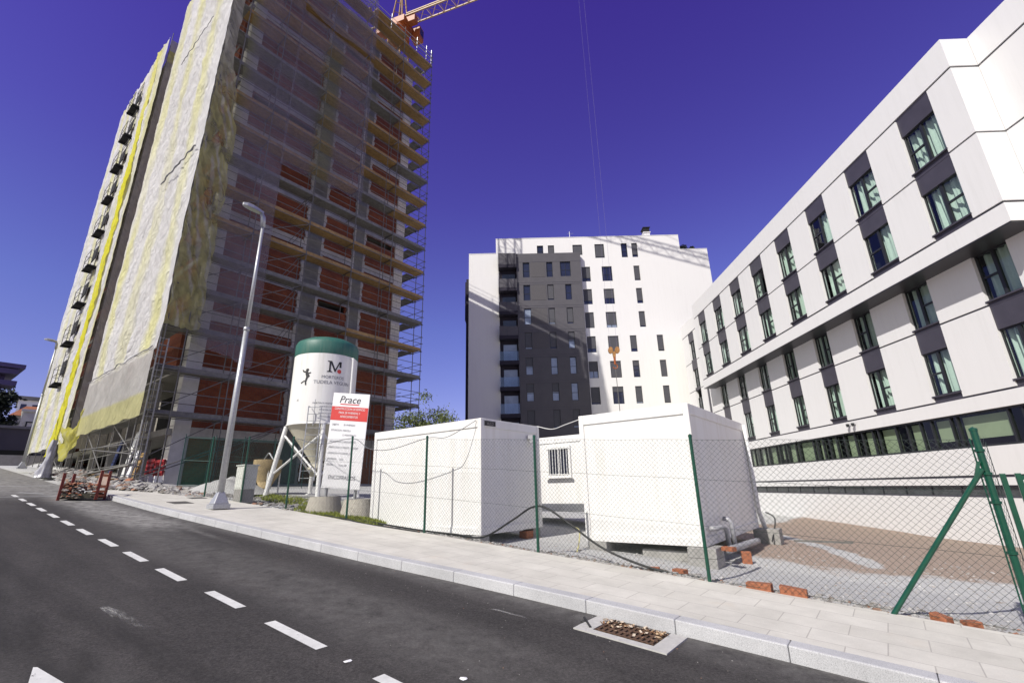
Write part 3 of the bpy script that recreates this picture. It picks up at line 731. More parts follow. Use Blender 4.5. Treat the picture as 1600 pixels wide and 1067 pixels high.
for j in range(-1, 11):
    z0 = 1.0 if j < 0 else ZF[j]+.3; z1 = ZF[j+1]
    for bi, (a, b) in enumerate(((8.5, 13.12-.15), (14.1+.15, 16.62-.15), (17.3+.15, 20.12))):
        mb = MB(); zt = z1-.02
        slot = (j >= 0 and (j*3+bi*5) % 7 in (1, 4))                # some panels keep a window slot under the lintel
        if slot: mb.box(P, SW+.12, SW+.3, a, b, z0, z1-.62); mb.box(P, SW+.12, SW+.3, a, a+.15, z1-.62, zt); mb.box(P, SW+.12, SW+.3, b-.15, b, z1-.62, zt); mb.box(P, SW+.12, SW+.3, a+.15, b-.15, z1-.16, zt)
        else: mb.box(P, SW+.12, SW+.3, a, b, z0, zt)
        mb.build('brick_panel', brick_m, tower)
for j in range(12):
    for (a, b) in ((8.5, 13.12-.15), (14.1+.15, 16.62-.15), (17.3+.15, 20.12)):
        lt = MB(); lt.box(P, SW+.05, SW+.098, a+.003, b-.003, ZF[j]-.12, ZF[j]+.42); lt.build('lintel', lintel_m, tower)
mb = MB(); mb.box(P, SW+1.4, 36.2, 9.6, TR_-.5, 1.0, 38.3); mb.box(P, 36.3, 53.6, 11.4, TR_-.5, 1.0, 38.3); mb.build('shade_core', void_m, tower)  # near-black boxes added inside, their colour standing in for interior shade
mb = MB(); mb.box(P, SW+.65, 36.5, TL+.15, TL+.35, 7.6, 38.4); mb.box(P, 40.35, 53.8, TL+.15, TL+.35, 7.6, 38.4); mb.box(P, 40.25, 40.34, TL+.15, 11, 7.6, 38.4); mb.box(P, 36.45, 36.55, TL+.4, 11, 7.6, 38.4)
mb.box(P, 26.9, 54, TR_-.3, TR_-.1, 1.0, 38.4); mb.box(P, 53.8, 54, TL+.4, TR_-.3, 1.0, 38.4)
mb.build('infill_wall', brick_m, tower)
for s_ in (30.2, 33.4, 36.3, 40.5, 44, 47.5, 51, 53.6):
    mb = MB(); mb.box(P, s_-.16, s_+.16, TL+.15, TL+.5, 1.5, 7.6); mb.build('ground_column', conc, tower)
mb = MB(); mb.box(P, SW, 54, TL, TR_, 38.42, 38.55); mb.box(P, SW, SW+.2, TL, TR_, 38.551, 38.75); mb.build('roof_parapet', conc, tower)
# ---- scaffold of the brick face
SO, SI = 25.45, 26.35
BT = [6.2, 9.4, 12.55, 15.7, 18.85, 22.0]
ZK = [5.2+2.1*k for k in range(17)]
scaf = thing('facade_scaffold', 'steel scaffold with plank decks climbing the brick face of the unfinished tower', 'scaffold', P(25.9, 14, 1.9))
for t in BT:
    for s_ in (SO, SI):
        mb = MB(); mb.tube(P(s_, t, zr(s_)+.0), P(s_, t, 39.9+(.6 if s_ == SO else 0)), .027, 6)
        for z in ZK: mb.tube(P(s_, t, z-.16), P(s_, t, z-.04), .05, 6)
        mb.build('standard', steel_old, scaf)
random.seed(5)
for k, z in enumerate(ZK):
    for (a, b) in ((6.2, 12.55), (12.55, 15.7), (15.7, 18.85), (18.85, 22.0)):
        mb = MB(); w = (k in (5, 6)) or (k >= 8 and random.random() < .72) or (k == 3 and random.random() < .3)
        dz = random.uniform(-.015, .015)
        for i in range(3): mb.box(P, SO+.05+.28*i, SO+.05+.28*i+.265, a+.03, b-.03, z-.06+dz, z+dz)
        mb.box(P, SO+.02, SO+.045, a+.03, b-.03, z-.08, z+.15)      # toe board
        mb.build('deck', wood_y if w else wood_g, scaf)
    mb = MB(); mb.box(P, 26.5, 40, 21.15, 21.9, z-.06, z); mb.box(P, 26.5, 40, 21.95, 21.98, z-.08, z+.15); mb.build('deck', wood_g, scaf)
    r = MB()
    for h in (.5, 1.0): r.tube(P(SO, 6.2, z+h), P(SO, 22.15, z+h), .022, 5); r.tube(P(SO-.1, 22.0, z+h), P(40, 22.0, z+h), .022, 5); r.tube(P(SO-.1, 6.2, z+h), P(SI, 6.2, z+h), .022, 5); r.tube(P(26.4, 21.1, z+h), P(40, 21.1, z+h), .02, 4)
    for s_ in (SO, SI): r.tube(P(s_, 6.2, z-.1), P(s_, 22.1, z-.1), .024, 5)
    for t in BT: r.tube(P(SO, t, z-.1), P(SW, t, z-.1), .024, 5)
    r.build('guard_rail', steel_old, scaf)
mb = MB()
for s_ in (28.5, 31.5, 34.5, 37.5): mb.tube(P(s_, 22, zr(s_)), P(s_, 22, 39.6), .027, 6); mb.tube(P(s_, 21.1, zr(s_)), P(s_, 21.1, 39.6), .027, 6)
mb.build('back_standard', steel_old, scaf)
for k in range(0, 7):
    z = ZK[k]; mb = MB(); mb.tube(P(SO, 9.4, z-2.0), P(SO, 12.55, z-.1), .022, 5); mb.build('brace', steel_old, scaf)
    mb = MB(); mb.tube(P(SO-.03, 6.3, z-2.1), P(SO-.03, 9.4, z-.1), .022, 5); mb.build('brace', steel_old, scaf)
for k in range(1, 7):                                             # steep pairs of stair stringers
    z = ZK[k]; mb = MB()
    for d in (0, .22): mb.tube(P(SO+.4, 11.3+d, z), P(SO+.4, 12.3+d, z+1.75), .02, 5)
    mb.build('stair', steel_old, scaf)
mb = MB(); mb.tube(P(SO-.03, 6.2, 2.4), P(SO-.03, 12.3, 5.0), .03, 6); mb.tube(P(SO-.08, 6.0, 2.15), P(SO-.08, 12.2, 4.85), .03, 6); mb.build('raking_tube', steel_old, scaf)
mb = MB()
for t in (17.9, 17.93): mb.tube(P(SO-.06, t, 3), P(SO-.06, t, 36), .012, 4)
mb.build('hoist_line', steel_old, scaf)
mb = MB()
for t in (20.2, 21.3, 21.9, 17.4): mb.tube(P(SO, t, 39), P(SO, t, 40.6), .03, 5)
mb.tube(P(SO, 15, 40.2), P(SO, 22, 40.2), .02, 5); mb.tube(P(SO, 15, 39.7), P(SO, 22, 39.7), .02, 5)
mb.build('top_rail', steel, scaf)
mb = MB()
for t in (14.0, 15.4): mb.box(P, SO+.1, SO+.5, t-.1, t+.1, 38.85, 39.3)
mb.box(P, SO+.1, SO+.7, 16.0, 19.2, 39.85, 39.95); mb.build('plank_stack', wood_y, scaf)
steel_dull = plain('dull_steel', (.30,.30,.29), .6, .2, 9)
# ---- scaffold of the street face (mostly behind the nets) with a ladder tower at the corner
scl = thing('street_scaffold', 'steel scaffold with ladder tower under the white and yellow nets', 'scaffold', P(31, 6.6, 2.2))
for i, s_ in enumerate([25.3, 27.8, 30.3, 32.8, 35.3, 41, 43.5, 46, 48.5, 51, 53.5]):
    for t in (6.3, 7.15):
        mb = MB(); mb.tube(P(s_, t, zr(s_)), P(s_, t, 38.9+(.9 if t < 7 else 0)), .027, 5); mb.build('standard', steel_old, scl)
for k in range(-1, 16):
    z = 5.2+2.1*k
    mb = MB()
    for (a, b) in ((25.3, 36.2), (41, 54)):
        if z > 4: mb.box(P, a, b, 6.35, 7.1, z-.05, z)
        for h in (-.1, .5, 1.0):
            mb.tube(P(a, 6.3, z+h), P(b, 6.3, z+h), .022, 5)
    mb.build('deck', wood_g, scl)
lad = MB()
for s_, t in ((25.1, 6.12), (25.1, 6.45)):
    lad.tube(P(s_, t, 2.0), P(s_-.0, t, 8.6), .03, 6)
for i in range(22): lad.tube(P(25.1, 6.12, 2.25+.3*i), P(25.1, 6.45, 2.25+.3*i), .014, 5)
lad.build('ladder', steel_dull, scl)
for (s0, t0, z0, s1, t1, z1) in ((25.3,6.3,3.0,30.3,6.3,5.0),(26,6.2,3.4,33,6.2,4.0),(30.3,6.25,2.6,35.3,6.25,5.0),(25.2,6.2,7.3,26.4,6.25,8.3),(27,6.2,3.9,36,6.2,4.2),(41,6.2,3.4,46,6.2,5.0)): mb = MB(); mb.tube(P(s0,t0,z0), P(s1,t1,z1), .028, 6); mb.build('brace', steel_old, scl)
# ================================================================== DEBRIS NETS
net_w = net_mat('white_net', (.84,.83,.835), (.84,.82,.46), .86, .25, .09, 1.0)
net_lo = net_mat('pale_net', (.68,.66,.64), (.70,.67,.36), .72, .35, .12, .6)
net_dark = net_mat('shade_net', (.36,.335,.38), (.34,.35,.15), .36, .35, .13)
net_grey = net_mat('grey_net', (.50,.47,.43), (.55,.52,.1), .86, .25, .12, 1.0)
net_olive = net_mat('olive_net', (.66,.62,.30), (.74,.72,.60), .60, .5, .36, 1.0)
net_yel = net_mat('yellow_net', (.74,.70,.07), (.74,.72,.60), .92, .35)
net_sag = net_mat('loose_yellow_net', (.62,.58,.08), (.6,.58,.40), .72, .4)
def N3(a, b, c=0): return noise.noise(Vector((a, b, c)))
def stripe_at(s, z, seed, per=3.0, w=.30, slant=.035):
    q = (s + seed - slant*z + .5*N3(s*.15, z*.12, seed) + .12*N3(s*.8, z*1.2, seed+4)) / per
    f = abs((q % 1.0) - .5); return (1-sstep(w*.2, w*.5+.20, f)) * (.7+.6*N3(s*.6, z*.16, 9+seed))
def net(name, label, mat, fn, nu, nv, stripe=None, group=None):
    mb = MB(); st = []
    def g(u, v):
        return fn(u, v)
    mb.grid(g, nu, nv)
    for j in range(nv+1):
        for i in range(nu+1): st.append(max(0, min(1, stripe(i/nu, j/nv))) if stripe else 0.0)
    o = mb.build(name, mat, smooth=True, recalc=False, attr={'stripe': st})
    return tag(o, label, 'netting', group)
def fold(a, z, sd, amp=1.0):
    y = a*1.3 - z*.45
    return amp*(.13*N3(a*.5, z*.14, sd) + .09*N3(a*1.0 + z*.2, z*.55, sd+3) + .075*N3(y*1.6, z*.9, sd+5) + .05*N3(y*3.6, z*1.6, sd+7) + .03*N3(y*7, z*3, sd+9))
def street_net(name, label, mat, s0, s1, z0, z1, t, nu, nv, sd, per=3.0, w=.3, taper=0.0, amp=1.0, sfn=None):
    def fn(u, v):
        z = lerp(z0, z1, v); s = lerp(s0, s1, u)
        lift = .13*abs(math.sin((z-5.2)/2.1*math.pi))*(.5+.5*N3(s*.3, z*.3, sd+20))
        edge = .10*N3(u*7 if v < .01 else u*9, v*8, sd)*(1 if v in (0.0,) else 0)
        return P(s + .05*N3(z*.5, sd, 3), t - .10 - .85*fold(s, z, sd, amp*1.1)*(.35+.65*sstep(0,.10,u)*sstep(0,.10,1-u)) - .12*lift, z + edge)
    return net(name, label, mat, fn, nu, nv, sfn or (lambda u, v: stripe_at(lerp(s0, s1, u), lerp(z0, z1, v), sd, per, w)))
big_net = street_net('debris_net', 'large white debris net with yellow stripes over the street face nearest the lamp', net_w, 24.95, 36.6, 8.0, 38.9, 6.15, 150, 330, .2, 4.1, .24)
for (s0_, s1_, z_, r_) in ((25.3, 30.6, 19.25, .05), (24.95, 36.4, 8.08, .03), (27.5, 33.0, 30.2, .025)):   # laced seams between the sheets
    mb = MB(); mb.path([P(lerp(s0_, s1_, i/40), 5.86 - .06*N3(i*.3, z_, 1), z_ + .10*N3(i*.25, 2, z_)) for i in range(41)], [r_*(.4+.9*abs(N3(i*.4, 5, z_)))+.006 for i in range(41)], 5); mb.build('laced_seam', ink_grey, big_net)
street_net('debris_net', 'pale see-through net skirt hanging under the large white net', net_lo, 24.9, 36.2, 4.95, 8.15, 6.02, 110, 40, 4.0, 60, .0, amp=.5, sfn=lambda u, v: 1-sstep(.30, .36, v + .02*N3(u*6, 1, 2)))
street_net('debris_net', 'white and yellow net on the far wing of the unfinished tower', net_w, 40.3, 54.2, 4.9, 38.6, 6.15, 110, 240, 2.3, 2.9, .34)
def ywing(u, v):
    z = lerp(4.3, 38.4, v); s = lerp(41.9, 43.3+.6*N3(v*6, 2, 1)+1.8*(1-sstep(0,.08,v)), u) + .4*N3(v*7, 1, 5)
    return P(s, 5.98 - .10*N3(s*3, z*1.0, 31) - .06*N3(s*7, z*3, 33) - .05*math.sin(u*math.pi), z)
net('debris_net', 'bright yellow net strip running down the far wing to its foot', net_yel, ywing, 14, 220, lambda u, v: sstep(.62, .95, v)*.4)
def wing_side(u, v):                                               # shaded return of the wing
    z = lerp(4.6, 38.3, v); t = lerp(6.2, 10.6, u)
    return P(40.15 + .25*fold(t*2.2, z*1.4, 6, 1.2), t, z)
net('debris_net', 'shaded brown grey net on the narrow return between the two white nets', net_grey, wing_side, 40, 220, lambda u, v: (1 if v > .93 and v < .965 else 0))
def recess(u, v):
    z = lerp(4.6, 38.3, v); s = lerp(36.6, 40.1, u)
    return P(s, 10.2 + .25*fold(s*2, z, 8), z)
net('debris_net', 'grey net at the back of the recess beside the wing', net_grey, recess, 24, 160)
def sag(u, v):                                                     # bunched yellow net at the foot of the recess
    s = lerp(35.9, 41.4, u); z = lerp(5.6, 6.6, v) - lerp(1.9, 1.0, v)*math.sin(u*math.pi)**.8 + .12*N3(u*4, v*2, 8)
    return P(s, 6.05 - .22*math.sin(v*9+u*2)*(.6+.5*N3(s, z, 2)) - .12*N3(s*2, z*2, 5), z)
net('debris_net', 'yellow net bunched and sagging between the two wings near the ground', net_sag, sag, 50, 24, lambda u, v: .25+.5*N3(u*8, v*5, 3))
# right, brick face: nets hang outside the scaffold
def face_net(t0, t1, zb, zt, sd, off=.06, amp=.6):
    def fn(u, v):
        t = lerp(t0, t1, u); z = lerp(zb(u), zt, v)
        return P(SO - off + (.12*N3(t*.9, z*.25, sd) + .07*N3(t*2.6, z*.7, sd+2) + .02*N3(t*7, z*2, sd+4))*amp, t, z)
    return fn
net('debris_net', 'dark see-through net over the upper brick face, lower edge open', net_dark, face_net(10.2, 16.0, lambda u: 20.8 + .3*u + .25*N3(u*5, 1, 1), 33.7, 3), 60, 120, lambda u, v: .8*(1-sstep(.06, .16, abs(u-.44-.05*N3(v*4, 3, 2))))*sstep(.0,.2,1-v))
net('debris_net', 'narrow dark see-through net reaching lowest on the brick face behind the lamp head', net_dark, face_net(7.35, 10.35, lambda u: 8.7 - .7*u + .3*N3(u*6, 2, 1) , 38.6, 7, .07), 34, 160, lambda u, v: .9*(1-sstep(.0, .22, u)))
net('debris_net', 'dark net overlapping the top of the upper brick face', net_dark, face_net(8.5, 16.0, lambda u: 34.0 + .45*math.sin(u*9)*(1-u), 40.3, 11, .16), 60, 30)
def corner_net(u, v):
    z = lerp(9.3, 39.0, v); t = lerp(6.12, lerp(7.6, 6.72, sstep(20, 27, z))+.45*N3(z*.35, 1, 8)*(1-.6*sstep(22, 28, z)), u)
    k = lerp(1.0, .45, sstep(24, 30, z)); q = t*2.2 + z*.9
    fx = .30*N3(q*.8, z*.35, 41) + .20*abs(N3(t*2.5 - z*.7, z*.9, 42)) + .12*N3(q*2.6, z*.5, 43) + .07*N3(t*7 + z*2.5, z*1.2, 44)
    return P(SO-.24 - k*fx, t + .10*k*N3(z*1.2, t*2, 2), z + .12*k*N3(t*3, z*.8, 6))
net('debris_net', 'crumpled olive yellow net wrapped round the corner of the tower', net_olive, corner_net, 34, 420, lambda u, v: max(sstep(.42, .6, v), .9*sstep(.05, .3, N3(u*7+v*26, v*12, 7))))  # upper part coloured paler, standing in for sun through the net
# ---- loading platforms on the wing
def platform():
    r = thing('loading_platform', '', 'platform', P(46.2, 5.7, 0))
    b = Vector(WL[r.name]); Q = lambda s, t, z: P(s, t, z)
    mb = MB(); mb.box(Q, 45.3, 47.1, 5.5, 6.05, -.10, .0); 
    for s_ in (45.6, 46.8): mb.box(Q, s_-.05, s_+.05, 5.45, 6.1, -.2, -.101)
    mb.build('deck', void_m, r)
    mb = MB(); mb.box(Q, 45.5, 46.9, 5.86, 5.92, .75, 1.75); mb.build('dark_gate', void_m, r)
    mb = MB()
    for s_ in (45.35, 47.05):
        for t in (5.53, 5.9): mb.tube(Q(s_, t, 0), Q(s_, t, 1.25 if t < 5.6 else 2.7), .022, 5)
        mb.tube(Q(s_, 5.53, 1.2), Q(s_, 5.9, 1.2), .018, 5); mb.tube(Q(s_, 5.53, .6), Q(s_, 5.9, .6), .018, 5)
    for z, t in ((1.2, 5.53), (.6, 5.53), (2.7, 5.9), (2.3, 5.9)): mb.tube(Q(45.35, t, z), Q(47.05, t, z), .018, 5)
    mb.build('railing', steel_old, r); return r
pf = platform(); names = ['lowest', 'second from the bottom', 'third from the bottom', 'fourth from the bottom', 'middle', 'fourth from the top', 'third from the top', 'second from the top', 'topmost']
for i, nm in enumerate(names):
    z = 9.5+3.1*i; lb = 'dark loading platform on the far wing, %s of its column' % nm
    if i == 0: pf.location.z = z; pf['label'] = lb; pf['group'] = 'loading platforms on the far wing'
    else: copy_thing(pf, (pf.location.x, pf.location.y, z), lb)
# ================================================================== TOWER CRANE
KC = P(32.7, 23.4, 0); JA = R_(109); JD = Vector((math.sin(JA), math.cos(JA), 0)); JN = Vector((-JD.y, JD.x, 0)); HJ = 51.3
crane = thing('tower_crane', 'orange tower crane rising behind the unfinished tower', 'crane', KC)
mb = MB(); hw = .8
cs = [JD*a*hw+JN*b*hw for a, b in ((1,1),(-1,1),(-1,-1),(1,-1))]
z = 2.0; zt = HJ-2.6
for c in cs: mb.bar(KC+c+Vector((0,0,1.5)), KC+c+Vector((0,0,zt)), .14)
i = 0
while z < zt-.2:
    for k in range(4):
        a, b = KC+cs[k], KC+cs[(k+1) % 4]; dz = min(1.6, zt-z)
        mb.tube(a+Vector((0,0,z)), b+Vector((0,0,z)), .04, 4); mb.tube((a if i % 2 else b)+Vector((0,0,z)), (b if i % 2 else a)+Vector((0,0,z+dz)), .04, 4)
    z += 1.6; i += 1
mb.build('mast', crane_y, crane)
K = lambda a, b, z: KC + JD*a + JN*b + Vector((0,0,z))
mb = MB(); mb.lathe(K(0,0,HJ-2.6), [(0,0),(1.15,0),(1.15,.5),(.95,.55),(.95,1.1),(1.1,1.15),(1.1,1.5),(0,1.5)], 20); mb.box(K, -1.4, 1.2, -1.0, 1.0, HJ-1.1, HJ-.3)
mb.box(K, -2.7, -1.6, -.5, .5, HJ-.9, HJ+.3); mb.box(K, 1.2, 2.2, -.5, .2, HJ-.9, HJ); mb.build('slewing_unit', orange_m, crane)
mb = MB(); mb.box(K, 1.0, 2.1, .8, 1.7, HJ-1.9, HJ-.2); o = mb.build('cab', orange_m, crane, bevel=.06)
mb = MB(); mb.box(K, 2.102, 2.12, .9, 1.6, HJ-1.4, HJ-.4); mb.box(K, 1.2, 2.0, 1.702, 1.72, HJ-1.2, HJ-.4); g = mb.build('cab_window', dark_glass, crane); g.parent = o
mb = MB()
for (a, b) in ((.7,.6),(-.7,.6),(-.7,-.6),(.7,-.6)): mb.bar(K(a, b, HJ-.3), K(0, b*.2, HJ+7.5), .12)
for q in range(5):
    f = q/5; mb.tube(K(.7*(1-f), .6*(1-f*.8), HJ+7.5*f), K(-.7*(1-f), -.6*(1-f*.8), HJ+7.5*f), .04, 4); mb.tube(K(-.7*(1-f), .6*(1-f*.8), HJ+7.5*f), K(.7*(1-f), -.6*(1-f*.8), HJ+7.5*f), .04, 4)
mb.build('tower_head', crane_y, crane)
mb = MB(); JL = 46
for b in (-.55, .55): mb.bar(K(.8, b, HJ), K(JL, b, HJ), .13)
mb.bar(K(.8, 0, HJ+1.15), K(JL, 0, HJ+1.15), .12)
a = .8; i = 0
while a < JL-.1:
    for b in (-.55, .55): mb.tube(K(a, b, HJ), K(a+.75, 0, HJ+1.15), .035, 4); mb.tube(K(a+.75, 0, HJ+1.15), K(a+1.5, b, HJ), .035, 4)
    mb.tube(K(a, -.55, HJ), K(a, .55, HJ), .035, 4); mb.tube(K(a, -.55, HJ), K(a+1.5, .55, HJ), .03, 4)
    a += 1.5
mb.build('jib', crane_y, crane)
mb = MB()
for b in (-.55, .55): mb.bar(K(-14, b, HJ), K(-.8, b, HJ), .16)
for q in range(9): mb.tube(K(-1-1.5*q, -.55, HJ), K(-1-1.5*q, .55, HJ), .04, 4); mb.tube(K(-1-1.5*q, -.55, HJ), K(-2.5-1.5*q, .55, HJ), .035, 4)
mb.build('counter_jib', crane_y, crane)
mb = MB()
for q in range(3): mb.box(K, -14+.7*q, -13.4+.7*q, -.9, .9, HJ-2.2, HJ+.2)
mb.build('counterweight', conc, crane)
mb = MB(); mb.tube(K(0,.1,HJ+7.4), K(20,0,HJ+1.2), .035, 4); mb.tube(K(0,-.1,HJ+7.4), K(38,0,HJ+1.2), .035, 4); mb.tube(K(0,0,HJ+7.4), K(-12,.5,HJ), .035, 4); mb.tube(K(0,0,HJ+7.4), K(-12,-.5,HJ), .035, 4)
mb.build('tie_bar', steel_old, crane)
HK = K(20.1, 0, 0); hz_ = 10.55
hook = thing('crane_hook', 'ochre crane hook block hanging on thin hoist ropes in front of the white block', 'hook', (HK.x, HK.y, hz_))
mb = MB()
for sgn in (-1, 1):
    c = HK + Vector((sgn*.24, 0, hz_+.30)); q = MB()
    pts = [c+Vector((math.cos(a)*.17, -.09, math.sin(a)*.25)) for a in [i*math.pi/6 for i in range(12)]]; mb.prism(pts, (0,.18,0))
mb.prism([HK+Vector((x,-.06,hz_+z)) for x, z in ((-.14,.2),(.14,.2),(.08,-.25),(-.08,-.25))], (0,.12,0))
mb.build('sheave_block', plain('ochre_paint', (.36,.18,.06), .6, .45, 9), hook)
mb = MB(); mb.tube(HK+Vector((0,0,hz_-.2)), HK+Vector((0,0,hz_-.75)), .09, 8, .07); mb.path([HK+Vector((.0+.16*math.sin(a), 0, hz_-.9+.16*math.cos(a))) for a in [i*.5 for i in range(10)]], .04, 6); mb.build('swivel_hook', orange_m, hook)
mb = MB()
for sgn in (-1, 1): mb.tube(HK+Vector((sgn*.24, 0, hz_+.5)), HK+Vector((sgn*.24, 0, HJ-.1))  , .006, 4)
mb.build('hoist_rope', rope_m, hook)
mb = MB(); mb.tube(HK+Vector((0,0,hz_-.9)), HK+Vector((.03,0,hz_-4.2)), .025, 5); mb.build('sling_chain', steel_old, hook)
# ================================================================== SITE CABINS
def cabin(name, label, s0, s1, t0, t1, z0, z1, door=None):
    r = thing(name, label, 'site cabin', P((s0+s1)/2, (t0+t1)/2, z0)); c = .11
    mb = MB(); mb.box(P, s0+.03, s1-.03, t0+.03, t1-.03, z0+.14, z1-.17)
    mb.build('wall', cont_m, r)
    for (a, b) in ((s0, t0), (s1-c, t0), (s0, t1-c), (s1-c, t1-c)):
        mb = MB(); mb.box(P, a, a+c, b, b+c, z0, z1); mb.build('corner_post', cont_m, r, bevel=.012)
    for (z, h) in ((z0, .15), (z1-.2, .2)):
        for b in (t0+.002, t1-.082): mb = MB(); mb.box(P, s0+c, s1-c, b, b+.08, z+.002, z+h-.002); mb.build('frame_rail', cont_m, r, bevel=.008)
        for a in (s0+.002, s1-.082): mb = MB(); mb.box(P, a, a+.08, t0+c, t1-c, z+.002, z+h-.002); mb.build('frame_rail', cont_m, r, bevel=.008)
    mb = MB(); mb.box(P, s0+.05, s1-.05, t0+.05, t1-.05, z1-.16, z1-.012); mb.build('roof', cont_m, r)
    return r
LZ0, LZ1 = .655, 3.125
cl_ = cabin('site_cabin', 'white site cabin nearest the sign board, with its long blank side to the street', 6.97, 10.86, 7.86, 10.16, LZ0, LZ1)
mb = MB(); mb.box(P, 6.955, 6.968, 7.98, 8.36, LZ1-.16, LZ1-.05); pl = mb.build('name_plate', ink, cl_)
vs, fs = text_faces('ALCO', .095, 0, 'CENTER'); mb = MB(); mb.add([P(6.952, 8.17+v.x*.9, LZ1-.14+v.y) for v in vs], fs); o = mb.build('lettering', lintel_m, cl_, recalc=False); o.parent = pl
mb = MB(); mb.box(P, 6.8, 6.968, 9.62, 9.75, LZ1-.36, LZ1-.27); mb.lathe(P(6.86, 9.68, LZ1-.46), [(0,0),(.07,0),(.06,.1),(0,.12)], 10); mb.build('lamp', plastic_grey, cl_)
RZ0, RZ1 = .555, 3.04
cr = cabin('site_cabin', 'white site cabin standing on concrete blocks with its grey shaded side towards the hotel', 2.66, 5.0, 8.8, 13.05, RZ0, RZ1)
mb = MB(); mb.path([P(2.61, 13.0, RZ1-.05), P(2.60, 13.0, RZ0+.5), P(2.60, 13.02, RZ0+.35), P(2.5, 13.1, RZ0-.2)], .05, 8); mb.build('downpipe', steel_white, cr, smooth=True)
WZ0, WZ1 = .90, 3.08
cw = cabin('site_cabin', 'white site cabin with a small barred window, set back between two other cabins', 5.06, 9.6, 12.3, 14.7, WZ0, WZ1)
mb = MB(); a, b, z0, z1 = 7.40, 8.10, 1.93, 2.72
mb.box(P, a-.07, b+.07, 12.26, 12.328, z0-.06, z0); mb.box(P, a-.07, b+.07, 12.26, 12.328, z1, z1+.06); mb.box(P, a-.07, a, 12.26, 12.328, z0, z1); mb.box(P, b, b+.07, 12.26, 12.328, z0, z1); mb.box(P, a-.12, b+.12, 12.18, 12.258, z0-.09, z0-.055)
mb.box(P, (a+b)/2-.03, (a+b)/2+.03, 12.27, 12.325, z0, z1); wnd = mb.build('window', cont_m, cw)
mb = MB(); mb.box(P, a, b, 12.31, 12.326, z0, z1); o = mb.build('pane', dark_glass, cw); o.parent = wnd
mb = MB()
for i in range(7): mb.tube(P(a+.05+.1*i, 12.25, z0-.02), P(a+.05+.1*i, 12.25, z1+.02), .012, 6)
mb.bar(P(a-.05, 12.25, z0+.02), P(b+.05, 12.25, z0+.02), .02); mb.bar(P(a-.05, 12.25, z1-.02), P(b+.05, 12.25, z1-.02), .02)
o = mb.build('window_bars', steel_white, cw); o.parent = wnd
def block(name, label, cat, s0, s1, t0, t1, z0, z1, m, group=None):
    mb = MB(); mb.box(P, s0, s1, t0, t1, z0, z1); return tag(mb.build(name, m, bevel=.012), label, cat, group)
gz = lambda s, t: zg(s, t)-.02
block('concrete_block', 'concrete block under the near corner of the cabin nearest the sign', 'block', 6.9, 7.15, 7.75, 8.05, gz(7,7.9), LZ0-.002, conc)
block('concrete_block', 'concrete block under the far corner of the cabin nearest the sign', 'block', 7.0, 7.3, 9.8, 10.1, gz(7,10), LZ0-.002, conc)
block('brick_stack', 'short stack of orange bricks under the cabin nearest the sign', 'bricks', 6.93, 7.15, 9.42, 9.7, gz(7,9.5), gz(7,9.5)+.18, brick_red)
block('concrete_block', 'concrete block under the left corner of the cabin on blocks', 'block', 4.55, 4.95, 8.78, 9.2, gz(4.7,9), RZ0-.002, conc)
zb = gz(2.75, 8.95)
block('concrete_block', 'lower grey concrete block of the pair under the right corner of the cabin on blocks', 'block', 2.5, 3.0, 8.72, 9.2, zb, (zb+RZ0)/2-.01, conc)
block('concrete_block', 'upper grey concrete block of the pair under the right corner of the cabin on blocks', 'block', 2.5, 2.98, 8.72, 9.2, (zb+RZ0)/2-.008, RZ0-.004, conc)
block('concrete_block', 'low pale concrete beam lying under the front of the cabin on blocks', 'block', 3.05, 3.9, 8.95, 9.25, gz(3.4,9), RZ0-.1, conc)
block('concrete_block', 'concrete block under the back right corner of the cabin on blocks', 'block', 2.2, 2.75, 12.75, 13.15, gz(2.5,13), RZ0-.002, conc)
def brick(label, s, t, ang, z=None, size=(.24,.115,.1), m=None, tilt=0, name='brick'):
    z = zg(s, t) if z is None else z; l, w, h = size; c, sn = math.cos(ang), math.sin(ang)
    Q = lambda a, b, zz: P(s + a*c - b*sn, t + a*sn + b*c, z + zz + a*tilt)
    mb = MB(); mb.box(Q, -l/2, l/2, -w/2, w/2, -.01, h); return tag(mb.build(name, m or brick_red, bevel=.006), label, 'brick', 'loose bricks inside the wire fence')
brick('longer of two hollow orange bricks lying end to end at the fence foot', 1.62, 7.36, .02, size=(.30,.14,.11))
brick('tilted one of two hollow orange bricks lying end to end at the fence foot', 1.23, 7.37, -.05, size=(.30,.14,.11), tilt=.12)
brick('orange brick fragment on the rubble just right of the leaning strut foot', -.16, 7.42, .6, size=(.16,.12,.07), tilt=.2)
brick('orange brick fragment on the rubble farther right of the leaning strut foot', -.40, 7.45, -.5, size=(.15,.11,.06))
brick('pale orange brick fragment left of the post beside the cabin on blocks', 2.75, 7.62, .3, size=(.2,.12,.06))
brick('small brick fragment left of the pale orange one', 3.1, 7.5, -.3, size=(.16,.1,.05))
brick('brown orange brick standing on end beside the concrete blocks', 2.28, 9.75, 1.2, size=(.09,.16,.2))
brick('brown orange brick laid on top of the concrete blocks beside the pipes', 2.36, 8.98, .4, z=RZ0-.05, size=(.22,.12,.06))
